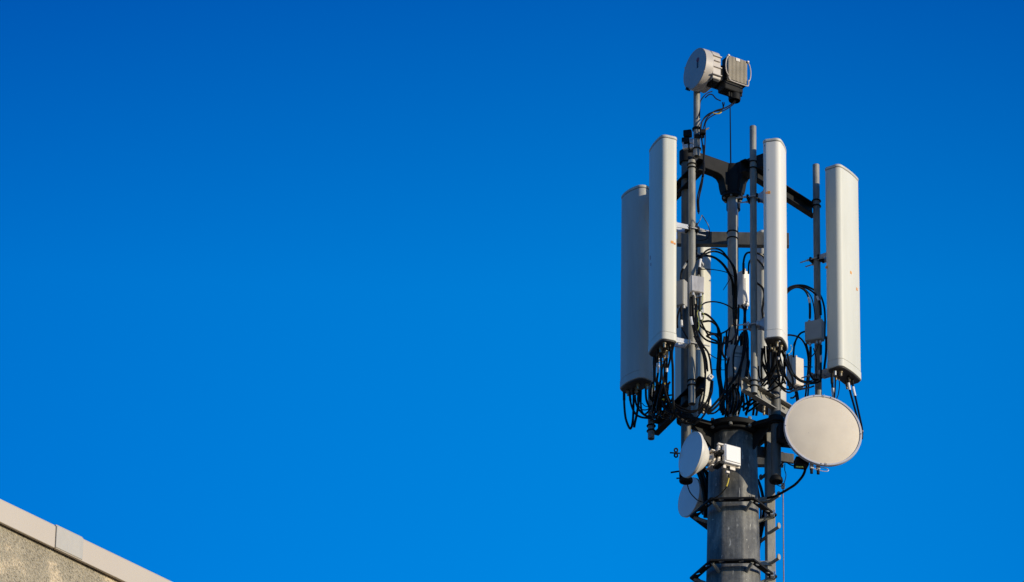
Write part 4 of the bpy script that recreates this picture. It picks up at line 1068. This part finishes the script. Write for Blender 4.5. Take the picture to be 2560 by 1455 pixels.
for pts, r, dy, tp in [
    ([(910, -300), (915, -100), (925, 150), (880, 350), (820, 450), (740, 560), (600, 640)], 2.2, (-0.7, -0.5), ()),
    ([(720, -250), (730, 0), (765, 250), (810, 430), (840, 520)], 2.2, (-0.6, -0.5), ()),
    ([(660, -200), (645, 0), (640, 300), (650, 560), (640, 700)], 2.2, (-0.6, -0.5), ()),
    ([(780, -250), (790, 0), (805, 200), (820, 420), (810, 650)], 2.2, (-0.6, -0.5), ()),
    ([(965, -240), (960, 0), (940, 250), (860, 420), (830, 560), (800, 720)], 2.2, (-0.72, -0.5), [(0, 0.12, 'brass')]),
    ([(1015, -140), (1005, 0), (1030, 180), (1070, 380), (1090, 580), (1130, 720), (1230, 820), (1350, 840), (1430, 780), (1440, 600), (1380, 420), (1280, 220), (1230, 60), (1240, -80)], 1.9, (-0.72, -0.5, -0.66), [(0, 0.03, 'brass')]),
    ([(1095, -390), (1095, -150), (1110, 0), (1150, 150), (1180, 300), (1200, 450), (1150, 490), (1080, 480)], 1.6, (-0.85, -0.55), [(0, 0.04, 'alu')]),
    ([(1240, -80), (1225, 0), (1210, 180), (1230, 400), (1270, 560), (1320, 690)], 1.9, (-0.7, -0.45), [(0, 0.08, 'brass')]),
    ([(1150, -200), (1200, 0), (1270, 100), (1350, 300), (1450, 480), (1580, 600), (1700, 660), (1850, 690), (2000, 640)], 2.3, (-0.68, -0.2, 0.05), ()),
    ([(1300, -40), (1340, 150), (1400, 350), (1480, 480), (1600, 590), (1760, 650), (1900, 640)], 2.3, (-0.68, -0.2, 0.05), ()),
    ([(1180, -150), (1250, 160), (1350, 370), (1430, 560), (1445, 720), (1400, 850)], 2.3, (-0.66, -0.4), ()),
    ([(1070, 480), (1090, 600), (1100, 720), (1200, 860), (1330, 920), (1430, 880), (1560, 800), (1700, 760), (1850, 690)], 2.0, (-0.55, -0.2), ()),
    ([(1060, -100), (1080, 150), (1120, 350), (1190, 550), (1250, 700)], 2.2, (-0.68, -0.45), [(0.12, 0.2, WT)]),
    ([(1040, 540), (980, 620), (900, 720), (800, 830)], 2.0, (-0.5, -0.45), ()),
    ([(1240, 640), (1090, 740), (990, 800), (900, 860), (780, 900)], 2.0, (-0.5, -0.4), ()),
    ([(1430, 890), (1600, 850), (1850, 800), (1960, 760)], 1.9, (-0.3, 0.0), ()),
    ([(1000, 250), (960, 380), (880, 540), (780, 680), (700, 760)], 2.2, (-0.6, -0.5), ()),
    ([(560, 250), (570, 420), (600, 560), (690, 640), (780, 600)], 1.8, (-0.55, -0.45), ()),
    ([(330, 640), (480, 640), (620, 640), (760, 560), (850, 420)], 1.6, (-0.62, -0.55), ()),
    ([(1520, 900), (1540, 1000), (1560, 1150), (1570, 1250)], 4.0, (0.0, 0.0), ()),
    ([(1370, 1060), (1450, 1050), (1520, 960), (1530, 850)], 2.0, (0.0, 0.0), ())]:
    cable(g8[0], g8[1], 'F', pts, r, dy, tapes=tp)
for q in range(10):                          # more jumpers behind the first ones
    x0 = random.uniform(640, 1300); x1 = random.uniform(500, 1500)
    pts = [(x0, random.uniform(-200, -60)), (x0 + random.uniform(-40, 40), random.uniform(120, 260)), ((x0 + x1) / 2, random.uniform(480, 620)), (x1, random.uniform(760, 900))]
    cable(g8[0], g8[1], 'F', pts, random.uniform(1.7, 2.4), (random.uniform(-0.66, -0.5), random.uniform(-0.4, -0.1)))
g9 = ('cables around the right hand pipe', 'black cable looping around the right hand pipe and its dark grey box')
for c, pts, r, dy, tp in [
    ('G', [(60, 280), (130, 230), (250, 195), (400, 195), (520, 235), (650, 310), (760, 420), (830, 640), (850, 900), (845, 1060), (840, 1300)], 2.3, (-0.2, 0.16, 0.16), ()),
    ('G', [(60, 330), (130, 265), (240, 222), (380, 225), (520, 280), (650, 380), (710, 480), (750, 600), (762, 800)], 2.1, (-0.2, 0.05, 0.0), [(0.68, 0.80, 'cable_white'), (0.82, 1.0, KT)]),
    ('G', [(60, 350), (130, 285), (230, 236), (330, 240), (430, 300), (500, 420), (530, 560), (537, 700), (535, 890)], 2.3, (-0.2, -0.02), [(0.66, 0.76, WT), (0.77, 0.99, KT)]),
    ('G', [(400, 250), (480, 320), (560, 430), (610, 600), (640, 820), (650, 900)], 1.3, (0.0, 0.0), ()),
    ('G', [(470, 1135), (350, 1180), (270, 1280), (220, 1400), (205, 1500), (195, 1680)], 2.2, (0.0, 0.12), [(0.55, 0.7, KT)]),
    ('6', [(900, 285), (955, 280), (1060, 310), (1130, 400), (1165, 550), (1165, 700), (1150, 850), (1130, 1060)], 2.1, (-0.1, 0.2), ()),
    ('6', [(1140, 380), (1185, 560), (1185, 700), (1172, 860), (1160, 1060)], 2.0, (0.1, 0.2), ()),
    ('6', [(1195, 420), (1195, 600), (1190, 740), (1225, 810), (1290, 820)], 2.4, (-0.03, 0.05), [(0, 0.15, KT)]),
    ('6', [(1322, 400), (1320, 550), (1322, 700), (1315, 850)], 2.2, (-0.05, -0.02), [(0.0, 0.28, KT), (0.32, 0.48, WT)]),
    ('6', [(1230, 440), (1265, 570), (1260, 700), (1270, 800)], 1.2, (-0.03, 0.0), ()),
    ('6', [(1385, 300), (1382, 500), (1365, 650), (1350, 800)], 2.8, (0.15, 0.1), ()),
    ('6', [(1190, 560), (1250, 490), (1280, 420)], 1.3, (-0.03, -0.03), ()),
    ('6', [(1120, 860), (1200, 870), (1290, 850), (1330, 800)], 1.8, (0.0, 0.0), ())]:
    cable(g9[0], g9[1], c, pts, r, dy, tapes=tp)
cable(None, 'short black cable tie with two tails on the cable right of the beige box', '6', [(1115, 662), (1150, 665), (1180, 668), (1220, 666)], 1.2, 0.12)
g10 = ('jumper cables under the rightmost panel', 'black jumper cable hanging from the base of the rightmost panel towards the large dish')
for pts, r, dy, tp in [
    ([(318, 470), (318, 600), (335, 780), (350, 900), (350, 1000)], 2.9, (-0.15, -0.15), [(0.0, 0.3, KT), (0.42, 0.66, WT)]),
    ([(370, 430), (368, 650), (355, 850), (345, 1000)], 1.9, (-0.2, -0.15), [(0.0, 0.1, 'alu')]),
    ([(425, 560), (435, 650), (415, 800), (390, 870), (370, 980)], 1.2, (-0.1, -0.12), [(0, 0.1, 'brass')]),
    ([(575, 470), (578, 620), (610, 780), (660, 960), (720, 1180)], 2.4, (-0.05, -0.1), [(0.0, 0.22, KT), (0.27, 0.45, WT)]),
    ([(640, 510), (650, 680), (690, 860), (760, 1180), (785, 1300), (795, 1400), (790, 1500)], 2.4, (0.0, -0.1), [(0, 0.14, KT), (0.18, 0.31, WT), (0.80, 0.84, 'brass')])]:
    cable(g10[0], g10[1], 'R', pts, r, dy, tapes=tp)
g11 = ('cables from the top dish and its radio', 'black cable running from the top dish and radio down along the slim pipe')
for c, pts, r, dy, tp in [
    ('1', [(370, 850), (372, 780), (376, 690), (402, 640), (450, 595), (500, 575)], 1.3, (-0.76, -0.62), ()),
    ('1', [(430, 640), (470, 608), (505, 612), (540, 650), (590, 675)], 1.4, (-0.7, -0.6), ()),
    ('1', [(608, 690), (612, 750), (560, 775), (470, 805), (405, 870), (385, 960), (390, 1060), (410, 1200), (412, 1320)], 1.3, (-0.6, -0.78), ()),
    ('1', [(625, 690), (622, 720), (600, 770), (520, 790), (450, 850), (425, 900), (400, 1000), (395, 1080)], 1.2, (-0.6, -0.78), ()),
    ('1', [(745, 630), (722, 690), (640, 745), (540, 775), (450, 830), (395, 890), (380, 980), (400, 1130), (415, 1300), (410, 1460)], 1.6, (-0.55, -0.78, -0.76), ()),
    ('1', [(750, 640), (730, 700), (650, 760), (560, 800), (470, 850), (430, 910), (430, 1000), (425, 1150), (418, 1300), (412, 1460)], 1.3, (-0.55, -0.78, -0.76), ()),
    ('N', [(125, 150), (135, 400), (125, 600), (60, 850), (20, 1050), (30, 1260)], 1.6, (-0.77, -0.72), ()),
    ('N', [(115, 150), (128, 400), (130, 560), (100, 800), (48, 1050), (52, 1260)], 1.6, (-0.77, -0.72), ()),
    ('N', [(120, 300), (122, 560), (95, 700), (70, 900), (35, 1100), (45, 1290)], 1.4, (-0.77, -0.72), ()),
    ('2', [(975, 945), (1040, 1050), (1055, 1130), (1030, 1190), (960, 1210), (900, 1195)], 1.0, (-0.7, -0.5), ()),
    ('2', [(975, 945), (950, 1010), (905, 1065)], 0.9, (-0.7, -0.7), ())]:
    cable(g11[0], g11[1], c, pts, r, dy, tapes=tp)
cable(None, 'short yellowish cable tail curving beside the cables below the top radio', '1', [(598, 790), (570, 806), (530, 806), (495, 795)], 1.3, -0.72, 'cable_yellow')
cable(None, 'thin green earth wire curving down from the silver box', 'O', [(870, 170), (862, 330), (835, 430), (830, 570), (900, 660), (900, 760), (855, 840)], 0.8, (-0.74, -0.66), 'cable_green')
cable(None, 'thin yellow and green earth wire beside the left pipe', 'O', [(760, 560), (740, 650), (770, 800), (780, 980), (740, 1080), (725, 1200)], 0.9, (-0.75, -0.7), 'cable_green')
cable(None, 'thin pale green earth wire curving off the corner of the brightest panel', 'E', [(1385, 1040), (1415, 1100), (1400, 1180), (1340, 1250), (1250, 1310)], 0.8, (-0.6, -0.66), 'cable_green')
cable(None, 'cable with a yellow end plugged into the white radio, curving across the pole', 'M', [(750, 40), (750, 90), (725, 180), (690, 240), (620, 310), (520, 360), (470, 380)], 1.3, (-0.40, -0.35), tapes=[(0.16, 0.36, YT)])
cable(None, 'thin black cable curving down in front of the lowest left dish', 'M', [(205, 170), (215, 210), (240, 270), (290, 330), (350, 380), (420, 400)], 1.3, (-0.3, -0.3))
cable(None, 'thick black cable swinging from under the large dish to the ladder post', 'L', [(880, 1010), (865, 1070), (820, 1150), (720, 1260), (600, 1340), (480, 1410), (380, 1460), (250, 1490)], 3.0, (-0.35, -0.1))
cable(None, 'yellow and green earth wire under the large dish', 'L', [(845, 978), (740, 972), (640, 940), (565, 898), (500, 915), (465, 975)], 1.5, (-0.4, -0.35), 'cable', tapes=[(0.0, 0.25, 'cable_green')])
cable(None, 'thin black wire hanging in a loop at the foot of the large dish pole', 'L', [(545, 920), (540, 1020), (562, 1100), (545, 1200), (500, 1285), (440, 1285), (385, 1235)], 1.0, (-0.35, -0.3))
g12 = ('feeder cables between the pole and the ladder post', 'thick black feeder cable running down between the pole and the ladder post')
for pts, r, dy in [([(1110, 60), (1160, 180), (1195, 320), (1210, 450), (1205, 560), (1180, 720), (1155, 870), (1130, 1050), (1100, 1300), (1090, 1500)], 2.6, (0.15, 0.12)),
                   ([(1140, 100), (1185, 230), (1215, 380), (1225, 560), (1205, 720), (1175, 870), (1150, 1020), (1115, 1300), (1100, 1500)], 2.6, (0.13, 0.12)),
                   ([(1100, 80), (1135, 230), (1165, 400), (1175, 560), (1150, 750), (1120, 950), (1080, 1250)], 2.4, (0.2, 0.16))]:
    cable(g12[0], g12[1], 'M', pts, r, dy)
g13 = ('feeder cables behind the small left dish', 'thick black feeder cable behind the small left dish, on the left of the pole')
for pts, r, dy in [([(300, -250), (330, -50), (390, 120), (430, 300), (440, 600)], 4.5, (0.0, 0.1)),
                   ([(360, -250), (380, -60), (430, 120), (460, 300), (470, 600)], 4.5, (0.05, 0.1)),
                   ([(330, -300), (400, -100), (470, 60), (480, 300), (490, 600)], 4.5, (0.05, 0.1))]:
    cable(g13[0], g13[1], 'M', pts, r, dy)
